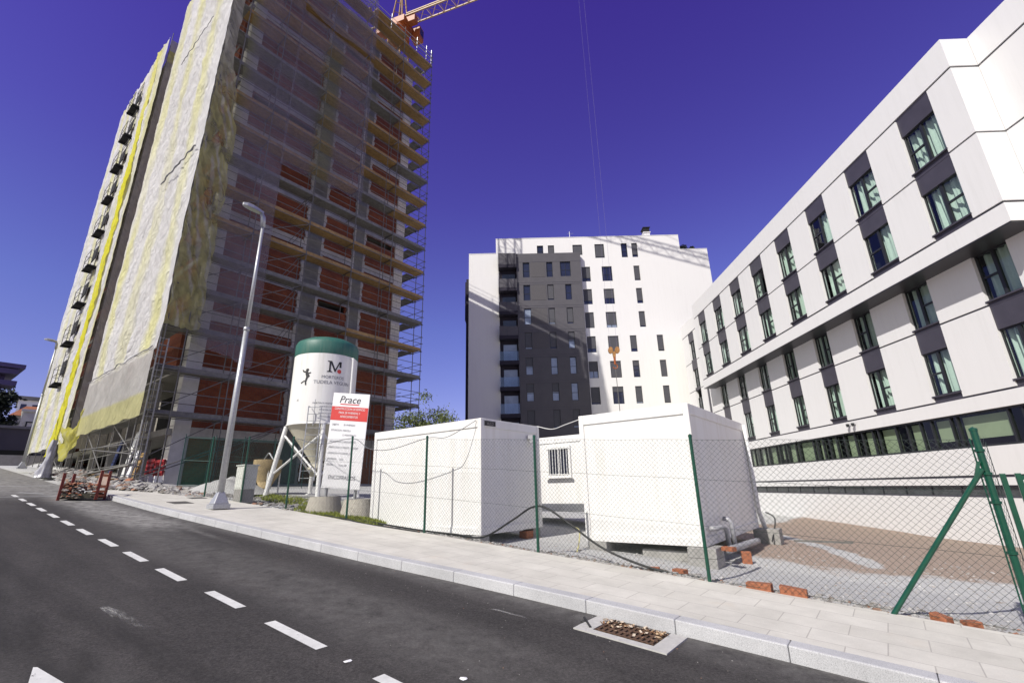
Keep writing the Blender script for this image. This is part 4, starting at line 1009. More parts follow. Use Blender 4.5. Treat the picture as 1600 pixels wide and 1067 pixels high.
# grey drain pipes at the shaded side of the cabin on blocks
gp = thing('drain_pipe', 'grey plastic drain pipes with elbows beside the cabin on blocks', 'pipe', P(2.5, 9.6, .4))
mb = MB(); mb.path([P(2.64, 9.0, .84), P(2.54, 9.05, .84), P(2.53, 9.45, .84), P(2.51, 9.58, .78), P(2.5, 9.6, .5)], .042, 10); mb.build('elbow_pipe', plastic_grey, gp, smooth=True)
mb = MB(); mb.path([P(2.64, 9.95, .95), P(2.54, 9.95, .93), P(2.5, 9.95, .87), P(2.49, 9.95, .5)], .042, 10); mb.build('elbow_pipe', plastic_grey, gp, smooth=True)
mb = MB(); mb.path([P(2.46, 9.3+.2*i, .47-.006*i) for i in range(13)], .065, 10); mb.build('collector_pipe', plastic_grey, gp, smooth=True)
# ================================================================== CHAIN LINK FENCE
fp = [(-.88,7.40),(2.23,7.285),(5.07,7.22),(7.92,7.13),(10.6,7.01),(13.5,6.97),(16.0,6.8),(18.4,6.62)]
ft = lambda s: interp(fp, s)
fz = lambda s: zr(s)+.13
fence = thing('chain_link_fence', 'green chain link fence with slim green posts along the back of the pavement', 'fence', P(8, 7.1, fz(8)))
for i, (s_, t_) in enumerate(fp):
    mb = MB(); r = .034 if i == 0 else .026; top = 2.06 if i == 0 else 2.0; mb.tube(P(s_, t_, fz(s_)-.05), P(s_, t_, fz(s_)+top), r, 10); mb.lathe(P(s_, t_, fz(s_)+top), [(r+.004,-.03),(r+.004,.0),(0,.02)], 10)
    if i == 0:
        for h in (.25, .75, 1.25, 1.55, 1.8): mb.lathe(P(s_, t_, fz(s_)+h), [(r+.001,0),(r+.012,.004),(r+.012,.03),(r+.001,.034)], 10)
        mb.tube(P(s_+.055, t_-.02, fz(s_)+.1), P(s_+.055, t_-.02, fz(s_)+1.95), .008, 5)
    mb.build('post', green_paint, fence, smooth=False)
mb = MB(); a = P(-.88+.03, 7.40-.03, fz(-.9)+1.62); b = P(.26, 7.29, fz(.26)-.02); mb.tube(a, b, .026, 10); mb.bar(P(-.84, 7.38, fz(-.9)+1.70), a+(b-a).normalized()*.14, .03, .05)
mb.build('strut', green_paint, fence)
wz = lambda s, h: P(s, ft(s)-.03, fz(s)+h)
D = .0375; HH = 1.93; nrow = int(HH/D)
mb = MB(); r = .0018
s_a, s_b = -.85, 18.3
n = int((s_b-s_a)/D)
def wire(p, q):
    mb.path([p, q], r, 3, cap=False)
for i in range(-nrow, n+1, 2):
    # straight runs of the woven wires in both diagonals
    for sg in (1, -1):
        s0 = s_a+i*D if sg == 1 else s_a+(i+nrow)*D
        k0, k1 = 0, nrow
        if sg == 1:
            if s0 < s_a: k0 = math.ceil((s_a-s0)/D)
            if s0+nrow*D > s_b: k1 = int((s_b-s0)/D)
        else:
            if s0-nrow*D < s_a: k1 = int((s0-s_a)/D)
            if s0 > s_b: k0 = math.ceil((s0-s_b)/D)
        if k1-k0 < 2: continue
        ks = [k0]+list(range(k0+8, k1, 8))+[k1]
        pts = []
        for k in ks:
            s_ = s0+sg*k*D; q = wz(s_, .02+k*D); dd = .006*math.sin(s_*40)*1 + .02*noise.noise(Vector((s_*1.1, k*.05, 3))) ; pts.append(q+T2*dd)
        mb.path(pts, r, 3, cap=False)
mb.build('wire_mesh', wire_m, fence, recalc=False)
mb = MB()
for h in (.03, .72, 1.36, 1.93):
    mb.path([wz(s_a+.25*i, h+.004*math.sin(i)) + T2*.01 for i in range(int((s_b-s_a)/.25)+1)], .0022, 4)
mb.build('tension_wire', wire_m, fence)
# loose end of mesh beyond the corner post, and the green gate further right
mb = MB()
for k in range(26):
    for sg in (1, -1):
        z0_ = fz(-.8)+.1+.07*k
        mb.path([P(-.92, 7.44, z0_+(0 if sg > 0 else .12)), P(-.98, 7.66, z0_+(.12 if sg > 0 else 0))], .0014, 3, cap=False)
mb.tube(P(-.98, 7.66, fz(-.9)+.1), P(-.98, 7.66, fz(-.9)+1.92), .004, 4); mb.build('loose_mesh', wire_m, fence)
gate = thing('green_gate', 'low green metal gate posts and rail beyond the end of the wire fence', 'gate', P(-1.0, 7.75, .05))
for s_, t_ in ((-1.05, 7.80), (-1.18, 7.84)):
    mb = MB(); mb.box(P, s_-.025, s_+.025, t_-.025, t_+.025, -.2, 1.63); mb.build('post', green_paint, gate, bevel=.006)
mb = MB(); mb.bar(P(-1.2, 7.84, 1.58), P(-3.8, 8.1, 1.58), .05, .05); mb.bar(P(-1.2, 7.84, .25), P(-3.8, 8.1, .05), .05, .05)
for i in range(18): mb.tube(P(-1.42-.13*i, 7.855+.0134*i, .2), P(-1.42-.13*i, 7.855+.0134*i, 1.57), .009, 5)
mb.build('gate_leaf', green_paint, gate)
# ================================================================== CABLES AND HOSES
def cable(name, label, pts, r, m, cat='cable', n=40):
    pts = [Vector(p) for p in pts]; out = []
    for i in range(len(pts)-1):
        p0, p1, p2, p3 = pts[max(i-1,0)], pts[i], pts[i+1], pts[min(i+2, len(pts)-1)]
        for k in range(10):
            u = k/10; out.append(.5*((2*p1)+(p2-p0)*u+(2*p0-5*p1+4*p2-p3)*u*u+(3*p1-p0-3*p2+p3)*u**3))
    out.append(pts[-1]); mb = MB(); mb.path(out, r, 7); return tag(mb.build(name, m, smooth=True), label, cat)
F_ = lambda s, h, dt=-.05: P(s, ft(s)+dt, fz(s)+h)
cable('black_hose', 'thick black hose lifted over a fence post between the cabins and trailing along the pavement', [F_(10.4,.03,.1),F_(9.3,.02,.1),F_(8.2,.02,.08),F_(7.3,.02,.25),F_(6.5,.06,.2),F_(5.7,.45,.1),F_(5.2,.72,.02),F_(4.9,.74,.03),F_(4.5,.55,.05),F_(3.9,.22,.08),F_(3.3,.05,.12),F_(2.8,-.02,.2),F_(2.4,-.03,.3)], .018, black_rubber, 'hose')
cable('yellow_hose', 'thin yellow hose running down from the cabin beside the middle fence post', [P(5.6,9.4,.75),P(5.2,8.9,.72),P(4.95,8.4,.5),P(4.7,7.8,.35),P(4.5,7.5,.38),P(4.2,7.42,.36)], .012, plain('yellow_hose', (.6,.55,.22), .5), 'hose')
cable('ground_cable', 'black cable lying along the fence foot in front of the cabin nearest the sign', [F_(11.5,.03,-.02),F_(10.6,.03,-.06),F_(9.8,.0,-.08),F_(9.0,.015,-.1),F_(8.0,.01,-.05)], .012, black_rubber)
cable('overhead_cable', 'grey cable sagging along the tops of the fence posts to a cabin roof corner', [F_(13.3,1.95,0),F_(12.0,1.80,0),F_(10.6,1.95,0),F_(9.9,1.70,0),F_(9.1,1.70,0),F_(7.92,1.96,0),F_(7.5,2.0,.2),P(7.1,7.84,LZ1-.05)], .008, ink_grey)
cable('overhead_cable', 'pale cable hanging between the roofs of two cabins', [P(6.98,10.1,3.12),P(6.4,9.9,2.98),P(5.7,9.4,2.98),P(5.02,8.95,3.0)], .010, cont_m)
cable('rebar_rod', 'dark bent rod leaning at the back corner of the cabin on blocks', [P(2.5,13.2,.9),P(2.3,13.1,.75),P(2.35,12.6,.3)], .015, ink, 'rod')
mb = MB(); mb.bar(P(2.0, 13.2, .28), P(.9, 13.6, .25), .05, .04); tag(mb.build('plank', wood_g), 'dark plank lying on the gravel behind the cabin on blocks', 'plank')
# ================================================================== MORTAR SILO
SC = P(17.83, 10.24, 0); SG = 1.42
silo = thing('mortar_silo', 'white mortar silo with green cap and cone base on four white legs', 'silo', (SC.x, SC.y, SG))
silo_w = streaky('silo_paint', (.78,.775,.75), (.45,.42,.33), .45, .75)
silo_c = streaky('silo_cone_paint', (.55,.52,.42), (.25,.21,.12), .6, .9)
silo_g = streaky('silo_green', (.025,.125,.098), (.2,.24,.18), .5, .7)
mb = MB(); mb.lathe(SC, [(1.25,4.12),(1.25,6.95)], 48); mb.lathe(SC, [(1.252,4.10),(1.275,4.11),(1.275,4.16),(1.252,4.17)], 48); mb.build('barrel', silo_w, silo, smooth=True)
mb = MB(); mb.lathe(SC, [(1.252,6.93),(1.262,6.95),(1.262,7.42),(1.2,7.56),(.9,7.72),(.4,7.8),(0,7.82)], 48); mb.build('cap', silo_g, silo, smooth=True)
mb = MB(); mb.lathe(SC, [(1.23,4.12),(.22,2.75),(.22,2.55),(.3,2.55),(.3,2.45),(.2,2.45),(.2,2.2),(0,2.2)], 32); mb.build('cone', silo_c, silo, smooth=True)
aw = math.atan2(-SC.y, -SC.x)
feet = []
for k in range(4):
    an_ = aw + R_(-85+90*k); fx = SC+Vector((math.cos(an_)*1.68, math.sin(an_)*1.68, 0)); tp = SC+Vector((math.cos(an_)*1.24, math.sin(an_)*1.24, 4.1)); s_, t_ = fx.dot(T1), fx.dot(T2)
    fx.z = zg(s_, t_); feet.append((tp, fx))
    mb = MB(); mb.tube(fx, tp, .085, 10); mb.bar(fx, fx+Vector((0,0,.04)), .35, .35); mb.build('leg', steel_white, silo)
mb = MB()
for k in range(4):
    (a, b), (c, d) = feet[k], feet[(k+1) % 4]
    mb.tube(b.lerp(a, .3), c.lerp(d, .12), .04, 6); mb.tube(d.lerp(c, .3), a.lerp(b, .12), .04, 6)
mb.build('cross_brace', steel_white, silo)
def on_silo(x, z, r=1.256): a = aw + x/1.25; return SC + Vector((math.cos(a)*r, math.sin(a)*r, z))
mb = MB()
pa, pb = -.42, -.02
for x in (pa, pb): mb.path([on_silo(x, 2.0, 1.6), on_silo(x, 4.1, 1.45), on_silo(x, 4.75, 1.45)], .018, 6)
for i in range(11): mb.tube(on_silo(pa, 2.1+.26*i, 1.5), on_silo(pb, 2.1+.26*i, 1.5), .012, 5)
mb.path([on_silo(pa-.0, 4.75, 1.45), on_silo(pa, 4.75, 1.3)], .014, 5); mb.tube(on_silo(-.22, 4.0, 1.5), on_silo(-.22, 5.0, 1.5), .014, 5); mb.build('ladder', steel, silo)
# markings: an M with a red dot, the maker's name, small print and a dark emblem
def silo_text(txt, x, z, size, m, nm, shear=0, al='CENTER'):
    vs, fs = text_faces(txt, size, shear, al); mb = MB(); mb.add([on_silo(x+v.x, z+v.y) for v in vs], fs); return mb.build(nm, m, silo, recalc=False)
serifM = [(-.26,0),(-.06,0),(-.06,.03),(-.13,.05),(-.13,.36),(.03,.02),(.06,.02),(.21,.37),(.21,.22),(.29,.22),(.29,.46),(.19,.46),(.05,.13),(-.10,.46),(-.26,.46),(-.26,.43),(-.19,.41),(-.19,.05),(-.26,.03)]
mb = MB(); mb.add([on_silo(.30+x, 6.16+z, 1.257) for x, z in serifM], [tuple(range(len(serifM)))]); lg = mb.build('logo_letter', ink, silo, recalc=False)
mb = MB(); mb.add([on_silo(.52+.085*math.cos(a), 6.22+.085*math.sin(a), 1.258) for a in [i*math.pi/10 for i in range(20)]], [tuple(range(20))]); mb.build('logo_dot', sign_red, silo, recalc=False)
silo_text('MORTEROS', .30, 5.90, .17, ink_grey, 'lettering'); silo_text('TUDELA VEGUIN', .30, 5.68, .19, ink_grey, 'lettering')
for i, (tx, sz) in enumerate((('MORTEROS PREPARADOS', .085), ('ADHESIVOS', .085), ('MORTEROS', .085), ('MONOCAPA', .085), ('REVOCOS', .085))): silo_text(tx, .12, 4.88-.13*i, sz, ink_grey, 'small_print')
silo_text('35', -1.02, 5.0, .12, ink_grey, 'small_print')
random.seed(2); mb = MB()
emb = [[(0,.62),(.10,.66),(.16,.60),(.12,.52),(.02,.54)],[(.02,.54),(.12,.52),(.16,.40),(.22,.30),(.14,.22),(.05,.28),(.0,.42)],[(.05,.28),(.14,.22),(.08,.05),(.10,-.08),(.04,-.1),(.0,.08)],[(-.18,-.02),(.0,.08),(-.02,.13),(-.2,.04)],[(.0,.46),(-.12,.5),(-.18,.6),(-.14,.62),(-.07,.55),(.02,.54)],[(.16,.40),(.26,.44),(.25,.49),(.14,.46)]]
for pg in emb: mb.add([on_silo(-.78+x*.9, 5.70+z*.9, 1.257) for x, z in pg], [tuple(range(len(pg)))])
mb.build('emblem', ink, silo, recalc=False)
mb = MB(); mb.tube(on_silo(1.0, 6.85, 1.26), on_silo(1.0, 6.85, 1.42), .03, 6); mb.tube(on_silo(1.0, 6.85, 1.42), on_silo(1.0, 2.2, 1.42), .045, 8); mb.build('filling_pipe', steel_white, silo)
# ================================================================== SIGN BOARD ON TWO CONCRETE TUBS
def tub(label, s, t, zb):
    c = P(s, t, zb); mb = MB(); mb.lathe(c, [(0,0),(.52,0),(.40,.46),(.34,.46),(.36,.40),(0,.40)], 28)
    for i in range(9): a = .7*i; mb.rock(c+Vector((.22*math.cos(a), .22*math.sin(a), .43)), .06)
    return tag(mb.build('concrete_tub', tub_m, smooth=False), label, 'tub', 'tapered concrete tubs under the sign')
tub_m = plain('honeycomb_concrete', (.44,.41,.35), .9, .25, 22, bmp=.6, bscale=50)
tub('tapered concrete tub holding the left post of the sign board', 12.8, 7.72, 1.02); tub('tapered concrete tub holding the right post of the sign board', 11.50, 7.98, .94)
A_ = Vector((-5.45, 13.55, 1.73)); B_ = Vector((-4.36, 13.52, 1.63)); UPV = Vector((.10, .03, 2.70)); sx = (B_-A_); 
sign = thing('site_sign', 'tall white site notice board with a red title band, leaning slightly right', 'sign', (A_.x+.5, A_.y, 1.1))
nrm = sx.cross(UPV).normalized()                                   # points towards the street
SQ = lambda u, v, d=0.0: A_ + sx*u + UPV*v + nrm*d
mb = MB(); mb.hexa([SQ(0,0,-.04), SQ(1,0,-.04), SQ(1,0,0), SQ(0,0,0), SQ(0,1,-.04), SQ(1,1,-.04), SQ(1,1,0), SQ(0,1,0)]); mb.build('panel', sign_white, sign)
mb = MB(); mb.hexa([SQ(.0,.70,.001), SQ(1,.70,.001), SQ(1,.70,.004), SQ(.0,.70,.004), SQ(.0,.85,.001), SQ(1,.85,.001), SQ(1,.85,.004), SQ(.0,.85,.004)]); mb.build('title_band', sign_red, sign)
for u in (.12, .88):
    mb = MB(); mb.bar(SQ(u,-.32,-.075), SQ(u,.98,-.075), .07, .06); mb.build('post', steel, sign)
def sign_text(txt, u, v, size, m, nm='lettering', shear=0, al='LEFT', d=.006, sxk=1.0):
    vs, fs = text_faces(txt, size, shear, al); mb = MB(); L1, L2 = sx.length, UPV.length
    mb.add([SQ(u+q.x*sxk/L1, v+q.y/L2, d) for q in vs], fs); return mb.build(nm, m, sign, recalc=False)
sign_text('Prace', .47, .892, .30, ink, 'logo_lettering', .25, 'CENTER', sxk=.95)
mb = MB(); mb.hexa([SQ(.22,.872,.003), SQ(.74,.872,.003), SQ(.74,.872,.006), SQ(.22,.872,.006), SQ(.22,.882,.003), SQ(.74,.882,.003), SQ(.74,.882,.006), SQ(.22,.882,.006)]); mb.build('logo_underline', sign_red, sign)
for i, tx in enumerate(('CONSTRUCCION DE EDIFICIO', 'PARA 28 VIVIENDAS Y', 'APARCAMIENTOS')): sign_text(tx, .5, .815-.042*i, .092, sign_white, 'title', 0, 'CENTER', .008, .72)
for i, (l_, r__) in enumerate((('OBJETO', '28 VIVIENDAS'), ('SITUACION', 'PARCELA'), ('', 'C/ MONTEALTO'), ('PROMOTOR', 'C/ ARQUITECTO'), ('DIRECCION', 'C MONTE - MIGUEZ'), ('LICENCIA Nº', 'CONCELLO'), ('ENTREGA', '2023'), ('FECHA', 'Tomo 281'))):
    v = .645-.06*i+(.012 if i == 2 else 0)
    if l_: sign_text(l_, .06, v, .075, ink_grey, 'lettering', 0, 'LEFT', .006, .8)
    sign_text(r__, .38, v, .075, ink_grey, 'lettering', 0, 'LEFT', .006, .75)
sign_text('ENCOFRADOS', .5, .09, .16, ink_grey, 'lettering', .1, 'CENTER', .006, .75)
# ================================================================== CABINET, HOPPER, BARRIERS AND SITE CLUTTER
cab = thing('meter_cabinet', 'pale concrete meter cabinet with a grey base beside the lamp post', 'cabinet', P(16.35, 7.0, fz(16.3)))
mb = MB(); z0 = fz(16.3); mb.box(P, 16.05, 16.62, 6.82, 7.2, z0-.05, z0+.36); mb.build('plinth', conc, cab, bevel=.01)
mb = MB(); mb.box(P, 16.04, 16.63, 6.81, 7.21, z0+.362, z0+1.08); mb.box(P, 16.0, 16.66, 6.78, 7.24, z0+1.081, z0+1.12); mb.build('housing', plain('cabinet_paint', (.62,.64,.58), .7, .08, 6), cab, bevel=.008)
mb = MB(); mb.box(P, 16.10, 16.57, 6.796, 6.808, z0+.42, z0+1.02); d_ = mb.build('door', plain('cabinet_door', (.66,.68,.62), .6, .06, 6), cab)
HC = P(20.0, 9.35, 0); hz0 = zg(20.0, 9.35)
hop = thing('concrete_bucket', 'ochre stained concrete bucket on thin legs with a lifting bail', 'bucket', (HC.x, HC.y, hz0))
mb = MB(); mb.lathe(HC, [(.53,hz0+1.35),(.53,hz0+.85),(.2,hz0+.28),(.2,hz0+.2),(.18,hz0+.2),(.5,hz0+.86),(.5,hz0+1.35)], 24); mb.build('body', plain('stained_bucket', (.50,.38,.20), .8, .3, 4, big=.4), hop, smooth=True)
for k in range(4): mb = MB(); a = k*math.pi/2+.6; e = Vector((math.cos(a)*.5, math.sin(a)*.5, 0)); mb.tube(HC+e+Vector((0,0,hz0+.9)), HC+e+Vector((0,0,hz0-.02)), .03, 6); mb.build('leg', steel_white, hop)
mb = MB(); e = T1*.5; mb.path([HC-e+Vector((0,0,hz0+1.3)), HC-e*.1+Vector((0,0,hz0+1.62)), HC+e*.1+Vector((0,0,hz0+1.62)), HC+e+Vector((0,0,hz0+1.3))], .03, 6); mb.build('bail', steel, hop)
dark_green = plain('dark_green_paint', (.012,.06,.05), .5, .2, 9)
gnet = net_mat('green_net', (.012,.055,.045), (.012,.055,.045), .55, .3)
mb = MB(); st_ = []
pl_ = [(24.7,7.75),(23.6,8.6),(23.0,11.0),(22.9,14.0)]
for i in range(61):
    q = i/60*3; k = min(2, int(q)); s_, t_ = lerp(pl_[k][0], pl_[k+1][0], q-k), lerp(pl_[k][1], pl_[k+1][1], q-k)
    for j in range(9):
        mb.v.append(P(s_+.06*N3(t_*2, j*.5, 3), t_, zr(s_)+.1+j/8*2.15)); 
for i in range(60):
    for j in range(8): mb.f.append([i*9+j, i*9+j+1, (i+1)*9+j+1, (i+1)*9+j]); mb.mi.append(0)
gn = thing('green_screen', 'dark green netting screen on posts at the foot of the brick face', 'screen', P(23.1, 10, zr(23)))
mb.build('netting', gnet, gn, recalc=False, attr={'stripe': [0.0]*len(mb.v)})
for s_, t_ in ((24.7,7.75),(23.6,8.6),(23.3,9.7),(23.0,11.0),(22.95,12.5),(22.9,14)):
    mb = MB(); mb.tube(P(s_-.08, t_-.03, zr(s_)), P(s_-.08, t_-.03, zr(s_)+2.35), .017, 6); mb.build('post', dark_green, gn)
mb = MB()
for h in (1.2, 2.2):
    for (a, b) in zip(pl_, pl_[1:]): mb.tube(P(a[0]-.06, a[1], zr(a[0])+h), P(b[0]-.06, b[1], zr(b[0])+h), .014, 5)
mb.build('rail', dark_green, gn)
for i, (s_, t_, lb) in enumerate(((27.3,7.7,'dull red plastic barrier panel nearest the white corner column'), (28.8,7.75,'dull red plastic barrier panel behind the ladder'))):
    r = thing('plastic_barrier', lb, 'barrier', P(s_, t_, zr(s_)), 'red plastic barriers under the scaffold'); z0 = zr(s_)+.35
    mb = MB()
    for z in (.25, .5, .75): mb.box(P, s_-.6, s_+.6, t_-.04, t_+.04, z0+z-.06, z0+z+.06)
    for k in range(7): mb.box(P, s_-.6+.19*k, s_-.55+.19*k, t_-.036, t_+.036, z0+.05, z0+.75)
    mb.build('panel', red_paint, r)
    for e in (-.45, .45): mb = MB(); mb.box(P, s_+e-.05, s_+e+.05, t_-.25, t_+.25, z0-.4, z0+.05); mb.build('foot', sign_white, r)
bg_ = plain('wrap_plastic', (.42,.42,.45), .25, .25, 4)
def wrap(u, v):
    a = u*2*math.pi; z = v*1.9; rr = lerp(.34, .11, v**.5)*(1+.5*N3(math.cos(a)*1.5, math.sin(a)*1.5, z*1.6)+.25*N3(math.cos(a)*4, math.sin(a)*4, z*3))
    c = P(34.2, 4.7, zr(34.2)); return c+Vector((math.cos(a)*rr+.15*v, math.sin(a)*rr, z))
mb = MB(); mb.grid(wrap, 24, 20); tag(mb.build('wrapped_bundle', bg_, smooth=True), 'upright bundle wrapped in crumpled grey plastic at the far end of the rubble', 'bundle')
for s_, lb, m, h in ((29.0, 'pale upright prop standing between the columns', steel_white, 2.4), (31.5, 'blue upright panel standing under the yellow net', plain('blue_panel', (.02,.03,.09), .5), 2.0), (27.5,'tan board leaning behind the ladder', wood_y, 1.4), (28.3,'white board leaning near the ground columns', sign_white, 1.5)):
    mb = MB(); z0 = zr(s_)+.05; mb.hexa([P(s_-.22,6.7,z0),P(s_+.22,6.7,z0),P(s_+.22,6.78,z0),P(s_-.22,6.78,z0),P(s_-.22,7.0,z0+h),P(s_+.22,7.0,z0+h),P(s_+.22,7.08,z0+h),P(s_-.22,7.08,z0+h)]); tag(mb.build('leaning_board', m), lb, 'board')
mb = MB(); mb.bar(P(29.8, 5.5, zr(29.8)+.35), P(23.6, 5.7, zr(23.6)+1.0), .2, .05); tag(mb.build('plank', wood_g), 'long plank lying on the rubble heap behind the discarded bench', 'plank')
for i in range(5):
    s_ = 25.4+.9*i; mb = MB(); a = random.uniform(-.4, .4); z0 = zr(s_)+.35; mb.bar(P(s_, 5.6+a*.4, z0), P(s_+1.3, 5.8-a, z0+.25*random.random()), .16, .04)
    tag(mb.build('plank', wood_g if i % 2 else wood_y), 'short loose board on the rubble under the scaffold', 'plank', 'loose boards on the rubble')
# ================================================================== RUBBLE, STONES, WEEDS
def stones(name, label, pts, m=None):
    mb = MB(); hue = []
    for (p, r) in pts:
        n0 = len(mb.v); mb.rock(p, r); h = random.random(); hue += [h]*(len(mb.v)-n0)
    o = mb.build(name, m or rubble_m, loc=(pts[0][0].x, pts[0][0].y, pts[0][0].z), attr={'hue': hue}, recalc=False); return tag(o, label, 'rubble', kind='stuff')
pebble_m = stone_mat('pebbles', [(0,(.5,.49,.48)),(.4,(.36,.34,.32)),(.7,(.6,.59,.57)),(1,(.30,.24,.20))])
random.seed(21); L_ = []
for i in range(2600):
    s_ = random.uniform(-3, 9.5); t_ = back_t(s_) + abs(random.gauss(.02, .22)); L_.append((P(s_, t_, zg(s_, t_)+.0), random.choice((.012,.016,.02,.03,.045))*random.uniform(.7,1.3)))
stones('rubble_strip', 'small stones and rubble along the foot of the wire fence', L_)
L_ = []
for i in range(2400):
    s_ = random.uniform(18.5, 37) if i > 500 else random.uniform(18.5, 24); w = sstep(18, 24, s_); t_ = lerp(6.4, 4.9+.35*math.sin(s_), w) + abs(random.gauss(0, .9)); hgt = max(0, .30*w*(1-abs(t_-6.0)/1.4))
    r = random.choice((.04,.06,.09,.13,.18))*random.uniform(.7,1.3); L_.append((P(s_, t_, zr(s_)+.1+hgt*random.random()), r))
stones('rubble_heap', 'heap of broken stone and plaster along the foot of the scaffold', L_)
random.seed(77); L_ = []
for i in range(5200):
    s_ = random.uniform(-2.2, 7.5); t_ = 7.4 + abs(random.gauss(0, 2.6)); 
    if t_ > 14: continue
    L_.append((P(s_, t_, zg(s_, t_)+.0), random.choice((.007,.009,.012,.016,.024))*random.uniform(.7,1.3)))
stones('gravel_stones', 'loose gravel stones strewn over the plot behind the wire fence', L_, pebble_m)
def heap(u, v):
    a = u*2*math.pi; r = v*1.7; c = P(20.2, 8.0, zg(20.2, 8.0)-.05); return c+Vector((math.cos(a)*r, math.sin(a)*r*.8, .62*(1-v**1.5)*(1+.35*N3(math.cos(a)*r*2, math.sin(a)*r*2, 3))))
mb = MB(); mb.grid(heap, 40, 14); mb.build('gravel_heap', plain('grey_gravel', (.40,.40,.385), .95, .35, 30, bmp=.8, bscale=60), smooth=True, recalc=False); tag(bpy.data.objects['gravel_heap'], 'pale heap of gravel behind the lamp post', 'gravel', kind='stuff')
L_ = []
for i in range(700):
    s_ = random.uniform(13, 24); t_ = random.uniform(6.9, 9.5); L_.append((P(s_, t_, zg(s_, t_)+.01), random.choice((.03,.05,.08))*random.uniform(.6,1.3)))
stones('loose_stones', 'scattered stones on the ground around the silo and cabinet', L_)
grass_m = plain('grass', (.22,.25,.035), .8, .45, 9)
def grass(name, label, spots, n, hmax):
    mb = MB()
    for i in range(n):
        gs, gt, gr = random.choice(spots); a = random.random()*6.28; q = gr*math.sqrt(random.random()); s_, t_ = gs+q*math.cos(a)*1.3, gt+q*math.sin(a)*.6
        if t_ < back_t(s_)+.02: t_ = back_t(s_)+.02+random.random()*.1
        z = zg(s_, t_); b = random.random()*6.28; h = hmax*random.uniform(.3, 1); w = .012; l_ = random.uniform(.1,.5)*h
        p = P(s_, t_, z); d = Vector((math.cos(b), math.sin(b), 0)); e = Vector((-d.y, d.x, 0))*w
        mb.add([p-e, p+e, p+d*l_*.4+e*.6+Vector((0,0,h*.6)), p+d*l_*.4-e*.6+Vector((0,0,h*.6)), p+d*l_+Vector((0,0,h))], [(0,1,2,3),(3,2,4)])
    return tag(mb.build(name, grass_m, recalc=False), label, 'grass', kind='stuff')
grass('grass', 'yellow green grass and weeds around the concrete tubs', [(12.2,7.6,1.2),(11.0,7.3,.9),(10.2,7.2,.6),(13.2,7.8,.7),(11.8,9.0,1.2)], 6500, .10)
grass('weeds', 'dry weeds on the mound between the silo legs', [(17.6,9.0,1.0),(16.3,8.4,1.0),(18.8,8.8,.8)], 2600, .12)
# ================================================================== STREET LAMPS
def lamp(label, s, t, h, group):
    z0 = fz(s); r = thing('street_lamp', label, 'street lamp', P(s, t, z0), group)
    mb = MB(); c = P(s, t, z0); mb.lathe(c, [(0,0)], 1) if False else None
    mb.box(P, s-.22, s+.22, t-.22, t+.22, z0, z0+.13)
    vs = [P(s+a, t+b, z0+.13) for a, b in ((-.19,-.19),(.19,-.19),(.19,.19),(-.19,.19))]+[P(s+a, t+b, z0+.44) for a, b in ((-.075,-.075),(.075,-.075),(.075,.075),(-.075,.075))]
    mb.hexa(vs); mb.build('base', steel, r, bevel=.02)
    mb = MB(); mb.path([P(s,t,z0+.35), P(s,t,z0+3.0), P(s,t,z0+h*.56)], [.085,.082,.07], 16); mb.lathe(P(s,t,z0+h*.56), [(.07,-.06),(.085,-.05),(.085,.05),(.055,.06)], 16); mb.path([P(s,t,z0+h*.56), P(s,t,z0+h-.25)], [.058,.045], 14); mb.build('pole', steel, r, smooth=True)
    mb = MB(); mb.path([P(s,t,z0+h-.5), P(s+.03,t-.02,z0+h-.15), P(s+.05,t-.08,z0+h-.02)], [.07,.075,.06], 10); mb.build('bracket', steel, r, smooth=True)
    mb = MB()
    Q = lambda a, b, z: P(s+.05, t-.03-a*.85, z0+h+z) + T1*(b*.85)
    out = [(0,.06),(.12,.10),(.4,.14),(.62,.12),(.74,.06),(.76,0)]; ring = out+[(a,-b) for a, b in reversed(out)]
    n = len(ring); vs = [Q(a, b, -.04+.06*a) for a, b in ring]+[Q(a, b*.92, .05+.06*a) for a, b in ring]+[Q(.36+(a-.36)*.6, b*.5, .10+.06*a) for a, b in ring]
    fs = [tuple(range(n))]+[(i, (i+1)%n, n+(i+1)%n, n+i) for i in range(n)]+[(n+i, n+(i+1)%n, 2*n+(i+1)%n, 2*n+i) for i in range(n)]+[tuple(range(2*n, 3*n))]
    mb.add(vs, fs); hd = mb.build('lamp_head', steel, r, smooth=False)
    mb = MB(); mb.add([Q(.28+(a-.36)*.75, b*.8, -.055+.06*a) for a, b in ring], [tuple(range(n))]); g = mb.build('lens', plain('lamp_lens', (.42,.45,.38), .2, .05, 4), r, recalc=False); g.parent = hd
    return r
lamp('tall galvanised street lamp on the pavement in front of the unfinished tower', 14.35, 5.55, 9.12, 'street lamps')
lamp('distant slim street lamp beside the far wing of the unfinished tower', 43.0, 4.85, 8.4, 'street lamps')
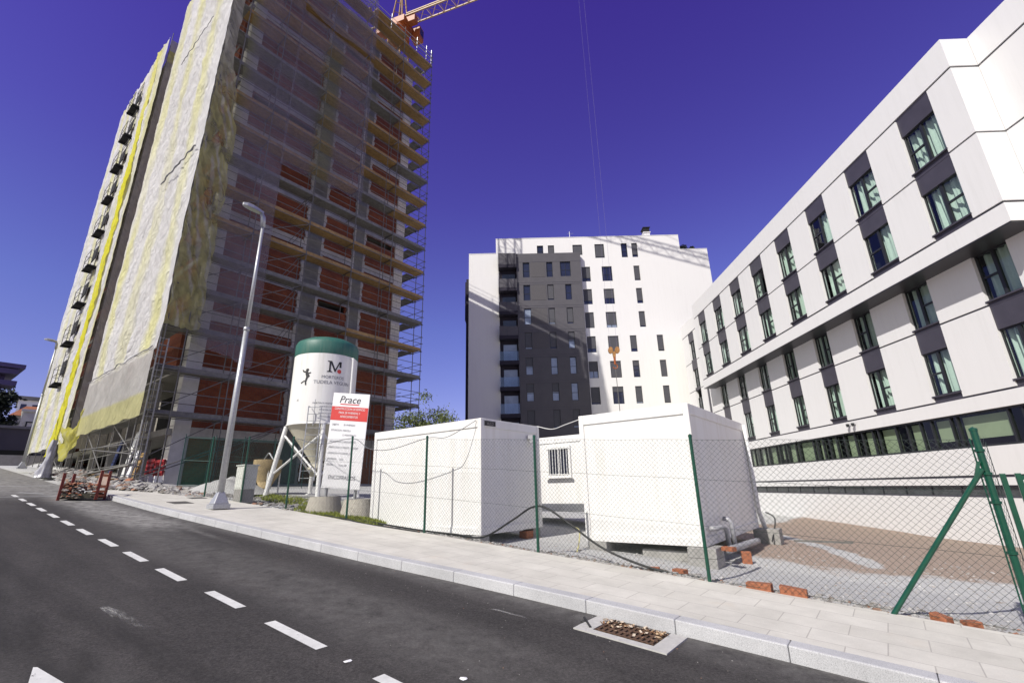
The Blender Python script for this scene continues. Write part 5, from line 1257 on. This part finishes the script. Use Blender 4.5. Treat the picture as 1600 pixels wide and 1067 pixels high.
# ================================================================== STREET FURNITURE AND LITTER
dr = thing('storm_drain', 'kerbside storm drain with pale concrete surround and rusty leaf clogged grate', 'drain', P(2.35, 4.85, zr(2.35)))
zz = lambda s, h: zr(s)+h
def slab(mb, s0, s1, t0, t1, h0, h1):
    mb.hexa([P(a, b, zr(a)+h) for h in (h0, h1) for a, b in ((s0,t0),(s1,t0),(s1,t1),(s0,t1))])
mb = MB(); kt = lambda s: kerb_t(s)-.004
slab(mb, 1.87, 2.83, 4.60, 4.70, -.05, .012); slab(mb, 1.87, 2.03, 4.702, 5.17, -.05, .012); slab(mb, 2.66, 2.83, 4.702, 5.14, -.05, .014); mb.build('surround', plain('drain_surround', (.46,.45,.43), .9, .15, 14, bmp=.3), dr)
mb = MB(); slab(mb, 2.03, 2.66, 4.70, 5.14, -.03, .0045); mb.build('gully', plain('rust_gully', (.035,.022,.016), .95, .4, 30), dr)
rust = plain('rusty_iron', (.10,.055,.032), .85, .4, 30)
mb = MB()
for i in range(11): s_ = 2.055+.056*i; slab(mb, s_, s_+.028, 4.72, 5.06, .006, .016)
for t_ in (4.72, 4.83, 4.94, 5.04): slab(mb, 2.04, 2.65, t_, t_+.02, .0065, .0165)
mb.build('grate', rust, dr)
random.seed(8)
leafm = [plain('dry_leaf_'+n_, c_, .8, .3, 20) for n_, c_ in (('tan', (.50,.36,.22)), ('pale', (.62,.52,.40)), ('brown', (.22,.12,.06)))]
lf = MB()
for i in range(150):
    s_ = random.uniform(2.02, 2.7); t_ = 5.10 - abs(random.gauss(0, .07)) if random.random() < .75 else random.uniform(4.75, 5.1); p = P(s_, t_, zr(s_)+.02+.012*random.random()); a = random.random()*6.28; r = random.uniform(.012, .032)
    d = Vector((math.cos(a)*r, math.sin(a)*r, random.uniform(-.3,.5)*r)); e = Vector((-math.sin(a)*r*.5, math.cos(a)*r*.5, random.uniform(-.2,.4)*r))
    lf.add([p-d, p+e, p+d, p-e], [(0,1,2,3)], random.randrange(3))
tag(lf.build('leaf_litter', leafm, recalc=False), 'dry leaves gathered on the storm drain', 'leaves', kind='stuff')
mb = MB(); mb.rock(P(2.86, 4.86, zr(2.86)+.015), .04, flat=.4); mb.bar(P(2.9, 4.95, zr(2.9)+.02), P(2.70, 4.72, zr(2.7)+.02), .02, .012); tag(mb.build('litter_scrap', black_rubber), 'black rubber scrap at the left end of the storm drain', 'litter')
for (s0, s1, t0, t1, lb) in ((16.2, 16.9, 5.1, 5.6, 'dark square access cover in the pavement beside the lamp base'), (17.75, 18.25, 6.05, 6.5, 'dark access cover in the pavement near the gravel heap')):
    mb = MB(); slab(mb, s0, s1, t0, t1, .125, .136); tag(mb.build('access_cover', plain('cover_iron', (.09,.085,.08), .8, .3, 14)), lb, 'access cover')
L2 = []
random.seed(14)
for i in range(130):
    s_ = random.uniform(1, 9); t_ = kerb_t(s_)-abs(random.gauss(0, .9)); L2.append((P(s_, t_, zr(s_)+.002), random.uniform(.003, .007)))
stones('road_grit', 'pale grit scattered on the asphalt near the kerb', L2)
for i, (s_, t_) in enumerate(((3.75, 2.60), (2.86, 3.02))):
    mb = MB(); mb.rock(P(s_, t_, zr(s_)+.004), .035, flat=.25); tag(mb.build('litter_scrap', sign_white), ['flattened white scrap between the two nearest road dashes', 'flattened white scrap on the road below the nearest dash'][i], 'litter')
# discarded bench frame full of debris on the road
BS = P(20.05, 3.78, 0); bz = zr(20.05); ba = R_(20); bx = T2*math.cos(ba) - T1*math.sin(ba)*1; by = T1*math.cos(ba) + T2*math.sin(ba)
bx = Vector((.92, .38, 0)).normalized(); by = Vector((-.38, .92, 0))
bench = thing('discarded_bench', 'discarded red wooden bench frame filled with broken orange debris, on the road by the kerb', 'bench', (BS.x, BS.y, bz))
BQ = lambda a, b, z: BS + bx*(a*.88) + by*b + Vector((0,0,bz+z*1.22))
redwood = plain('red_wood', (.20,.035,.018), .6, .3, 10)
for a, b in ((-.52,-.33),(-.52,.33),(.52,-.33),(.52,.33)):
    mb = MB(); mb.bar(BQ(a,b,0), BQ(a+.02,b,.66 if a < 0 else .72), .06, .07); mb.build('corner_post', redwood, bench)
prw = plain('pale_red_wood', (.38,.13,.07), .7, .3, 10)
for a in (-.52, .52):
    for z in (.09, .2, .32)+((.6,) if a > 0 else ()): mb = MB(); mb.bar(BQ(a,-.3,z), BQ(a,.3,z), .03, .08); mb.build('side_slat', prw, bench)
mb = MB()
for b in (-.33, .33): mb.bar(BQ(-.49,b,.10), BQ(.49,b,.10), .03, .14)
mb.box(BQ, -.48, .48, -.3, .3, .03, .07); mb.build('seat_frame', plain('dark_green_wood', (.045,.04,.025), .8, .4, 20), bench)
mb = MB(); random.seed(31); hue = []
for i in range(330):
    n0 = len(mb.v); mb.rock(BQ(random.uniform(-.46,.46), random.uniform(-.36,.28), .05+.36*random.random()), random.uniform(.025,.075)); hue += [random.choice((.955,1,1,.97,.3,.88,.9))]*(len(mb.v)-n0)
o = mb.build('debris_filling', rubble_m, bench, attr={'hue': hue}, recalc=False); o['kind'] = 'stuff'
mb = MB(); mb.hexa([BQ(.2,.3,.36),BQ(.5,.3,.36),BQ(.5,.34,.36),BQ(.2,.34,.36),BQ(.22,.36,.66),BQ(.5,.36,.66),BQ(.5,.4,.66),BQ(.22,.4,.66)]); mb.build('pale_board', plain('pale_board', (.5,.4,.33), .8), bench)
# ================================================================== FAR LEFT: WALL, HOUSES, TREES; BEHIND: TREES
def AZ(a, d, z=0.0): return Vector((math.sin(R_(a))*d, math.cos(R_(a))*d, z))
def bldbox(mb, a0, a1, d, dep, z0, z1, rot=0):
    p, q = AZ(a0, d), AZ(a1, d); n_ = Vector((-(q-p).y, (q-p).x, 0)).normalized()*dep
    if n_.dot(p) < 0: n_ = -n_
    vs = [p, q, q+n_, p+n_]; mb.hexa([v+Vector((0,0,z)) for z in (z0, z1) for v in vs])
w = thing('retaining_wall', 'dark violet grey retaining wall across the end of the street', 'wall', AZ(-49, 70, 4))
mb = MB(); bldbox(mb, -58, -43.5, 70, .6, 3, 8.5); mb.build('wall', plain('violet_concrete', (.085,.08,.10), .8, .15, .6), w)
mb = MB(); bldbox(mb, -58, -43.5, 69.7, 1.0, 8.502, 8.75); mb.build('coping', plain('grey_coping', (.2,.2,.21), .8), w)
mb = MB(); bldbox(mb, -56, -45.6, 66, 2.0, 3, 6.1); tag(mb.build('wall_foot_shadow', plain('shadow_black', (.012,.013,.012), .9)), 'low near-black block standing for the shadow below the retaining wall', 'shadow_block')  # near-black box painted in place of the shadow beneath the wall
mb = MB(); bldbox(mb, -60, -44, 58, 1.2, 3.5, 5.15); tag(mb.build('verge_wall', conc), 'low pale concrete kerb wall in front of the dark shadow block', 'wall')
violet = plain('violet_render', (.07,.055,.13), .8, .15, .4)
t_ = thing('balcony_tower', 'distant violet apartment tower with stacked balconies behind the trees', 'building', AZ(-50, 150, 10))
mb = MB(); bldbox(mb, -60, -48.6, 152, 14, 5, 29.5); mb.build('wall', violet, t_)
for k in range(6):
    mb = MB(); bldbox(mb, -60, -47.75-.1*(k % 2)-.12*(5-k)*.5, 149+.0*k, 6, 15.2+2.6*k, 16.3+2.6*k); mb.build('balcony', violet, t_)
mb = MB(); 
for k in range(5):
    for q in range(7): bldbox(mb, -49.4-1.3*q, -49.0-1.3*q, 151.8, .1, 16.9+2.6*k, 18.4+2.6*k)
mb.build('window', void_m, t_)
mb = MB(); bldbox(mb, -60, -47.55, 148.5, 18, 29.5, 30.4); mb.build('roof', violet, t_)
h_ = thing('white_house', 'small white house with a square framed window above the retaining wall', 'house', AZ(-46.5, 80, 8))
mb = MB(); bldbox(mb, -46.95, -45.2, 80, 7, 6, 11.6); mb.build('wall', white_render, h_)
mb = MB(); bldbox(mb, -46.6, -45.6, 79.9, .08, 9.0, 9.12); bldbox(mb, -46.6, -45.6, 79.9, .08, 10.3, 10.42); bldbox(mb, -46.6, -46.5, 79.9, .08, 9.1, 10.3); bldbox(mb, -46.3, -45.7, 79.9, .06, 9.6, 9.85); mb.build('window', frame_metal, h_)
mb = MB(); bldbox(mb, -47.05, -45.1, 79.7, 8, 11.6, 11.85); mb.build('roof', white_clad, h_)
h_ = thing('tiled_house', 'low house with an orange tiled roof behind the white house', 'house', AZ(-46.5, 100, 9))
mb = MB(); bldbox(mb, -47.6, -44.5, 100, 8, 7, 13.4); mb.build('wall', conc, h_)
p, q = AZ(-47.7, 99.5, 13.4), AZ(-44.4, 99.5, 13.4); n_ = AZ(-46, 9); mb = MB(); c0 = (p+q)/2+n_*.5+Vector((0,0,2.0)); d0 = (q-p)*.25
mb.add([p, q, q+n_, p+n_, c0-d0, c0+d0], [(0,1,5,4),(1,2,5),(2,3,4,5),(3,0,4)]); mb.build('roof', plain('orange_tiles', (.30,.11,.05), .85, .3, 2), h_)
h_ = thing('flat_roof_building', 'white flat roofed building on the skyline behind the tiled house', 'building', AZ(-46, 130, 10))
mb = MB(); bldbox(mb, -47.4, -43, 130, 12, 8, 20.0); mb.build('wall', white_render, h_)
mb = MB(); bldbox(mb, -47.6, -42.8, 129.5, 13, 20.0, 20.7); mb.build('roof', conc_dark, h_)
mb = MB()
for k in range(5): bldbox(mb, -47.2+.7*k, -46.85+.7*k, 129.9, .1, 17.6, 19.2)
mb.build('window', dark_glass, h_)
bark = plain('bark', (.10,.08,.06), .9, .3, 12)
leaf_a = plain('leaf_olive', (.12,.15,.045), .7, .5, 3); leaf_b = plain('leaf_dark', (.012,.02,.012), .7, .4, 2)
def tree(name, label, base, h, cr, leaf, nleaf, seed, lsize=.22, bare=False, squash=1.0, group=None):
    random.seed(seed); r = thing(name, label, 'tree', base, group); base = Vector(base); mb = MB(); tips = []
    def grow(p, d, L, rad, lev):
        pts = [p]; q = p.copy(); dd = d.copy()
        for i in range(4): dd = (dd+Vector((random.gauss(0,.12), random.gauss(0,.12), random.gauss(.04,.08)))).normalized(); q = q+dd*L/4; pts.append(q.copy())
        mb.path(pts, [rad, rad*.88, rad*.76, rad*.62, rad*.5], 6 if lev < 2 else 4)
        if lev >= (4 if bare else 3): tips.append(q); return
        for k in range(3 if lev else 4):
            a = random.random()*6.28; sp = random.uniform(.35, .75); ax = Vector((math.cos(a), math.sin(a), 0)); start = pts[random.choice((2,3,4))]
            grow(start, (dd*math.cos(sp)+ax*math.sin(sp)).normalized(), L*random.uniform(.6,.8), rad*.5, lev+1)
            tips.append(start)
    grow(base-Vector((0,0,.3)), Vector((0,0,1)), h*.38, h*.022, 0)
    mb.build('trunk', bark, r)
    if nleaf:
        lf = MB(); cc = base+Vector((0,0,h*.62))
        cl_s = [cc+Vector((random.gauss(0,cr*.45), random.gauss(0,cr*.45), random.gauss(0,cr*.5)*squash)) for _ in range(26)]+tips[::3]
        for i in range(nleaf):
            c = random.choice(cl_s); p = c+Vector((random.gauss(0,1), random.gauss(0,1), random.gauss(0,.8)))*cr*.2
            d = Vector((random.gauss(0,1), random.gauss(0,1), random.gauss(0,1))).normalized()*lsize*random.uniform(.5,1.2); e = d.cross(Vector((random.gauss(0,1), random.gauss(0,1), random.gauss(0,1)))).normalized()*lsize*.45
            lf.add([p-d, p+e, p+d, p-e], [(0,1,2,3)])
        lf.build('crown', leaf, r, recalc=False)
    return r
tree('leafy_tree', 'bushy olive green tree beside the foot of the brick tower', AZ(-10.9, 29.5, 1.3), 6.2, 1.3, leaf_a, 11000, 3, .085)
tree('bare_tree', 'bare grey branched tree left of the white apartment block', AZ(-7.6, 33, 1.3), 6.3, 2, None, 0, 5, bare=True)
tree('bare_tree', 'bare branched tree rising through the olive green tree', AZ(-11.2, 30.3, 1.3), 6.4, 2, None, 0, 9, bare=True)
tree('evergreen_tree', 'dark dense evergreen tree growing just above the retaining wall', AZ(-49.4, 76, 7.2), 6.0, 2.3, leaf_b, 9000, 11, .3)
tree('evergreen_tree', 'smaller dark green tree between the dense evergreen and the white house', AZ(-47.7, 84, 7.4), 3.2, 1.5, leaf_a, 3000, 12, .25)
for i, (x, y, z, r_, lb) in enumerate(((21.9, YC+1.0, 29.45, .55, 'dark rounded shrub on the roof terrace of the white block'), (23.0, YC+.9, 29.45, .38, 'smaller dark shrub on the roof terrace of the white block'))):
    random.seed(40+i); lf = MB()
    for k in range(500):
        d0 = Vector((random.gauss(0,1), random.gauss(0,1), random.gauss(0,1))).normalized()*r_*random.uniform(.5,1.1); p = Vector((x, y, z+r_*.8))+d0; d = Vector((random.gauss(0,1), random.gauss(0,1), random.gauss(0,1))).normalized()*.12; e = d.cross(Vector((.3,.5,.8))).normalized()*.06
        lf.add([p-d, p+e, p+d, p-e], [(0,1,2,3)])
    tag(lf.build('roof_shrub', leaf_b, recalc=False), lb, 'shrub')
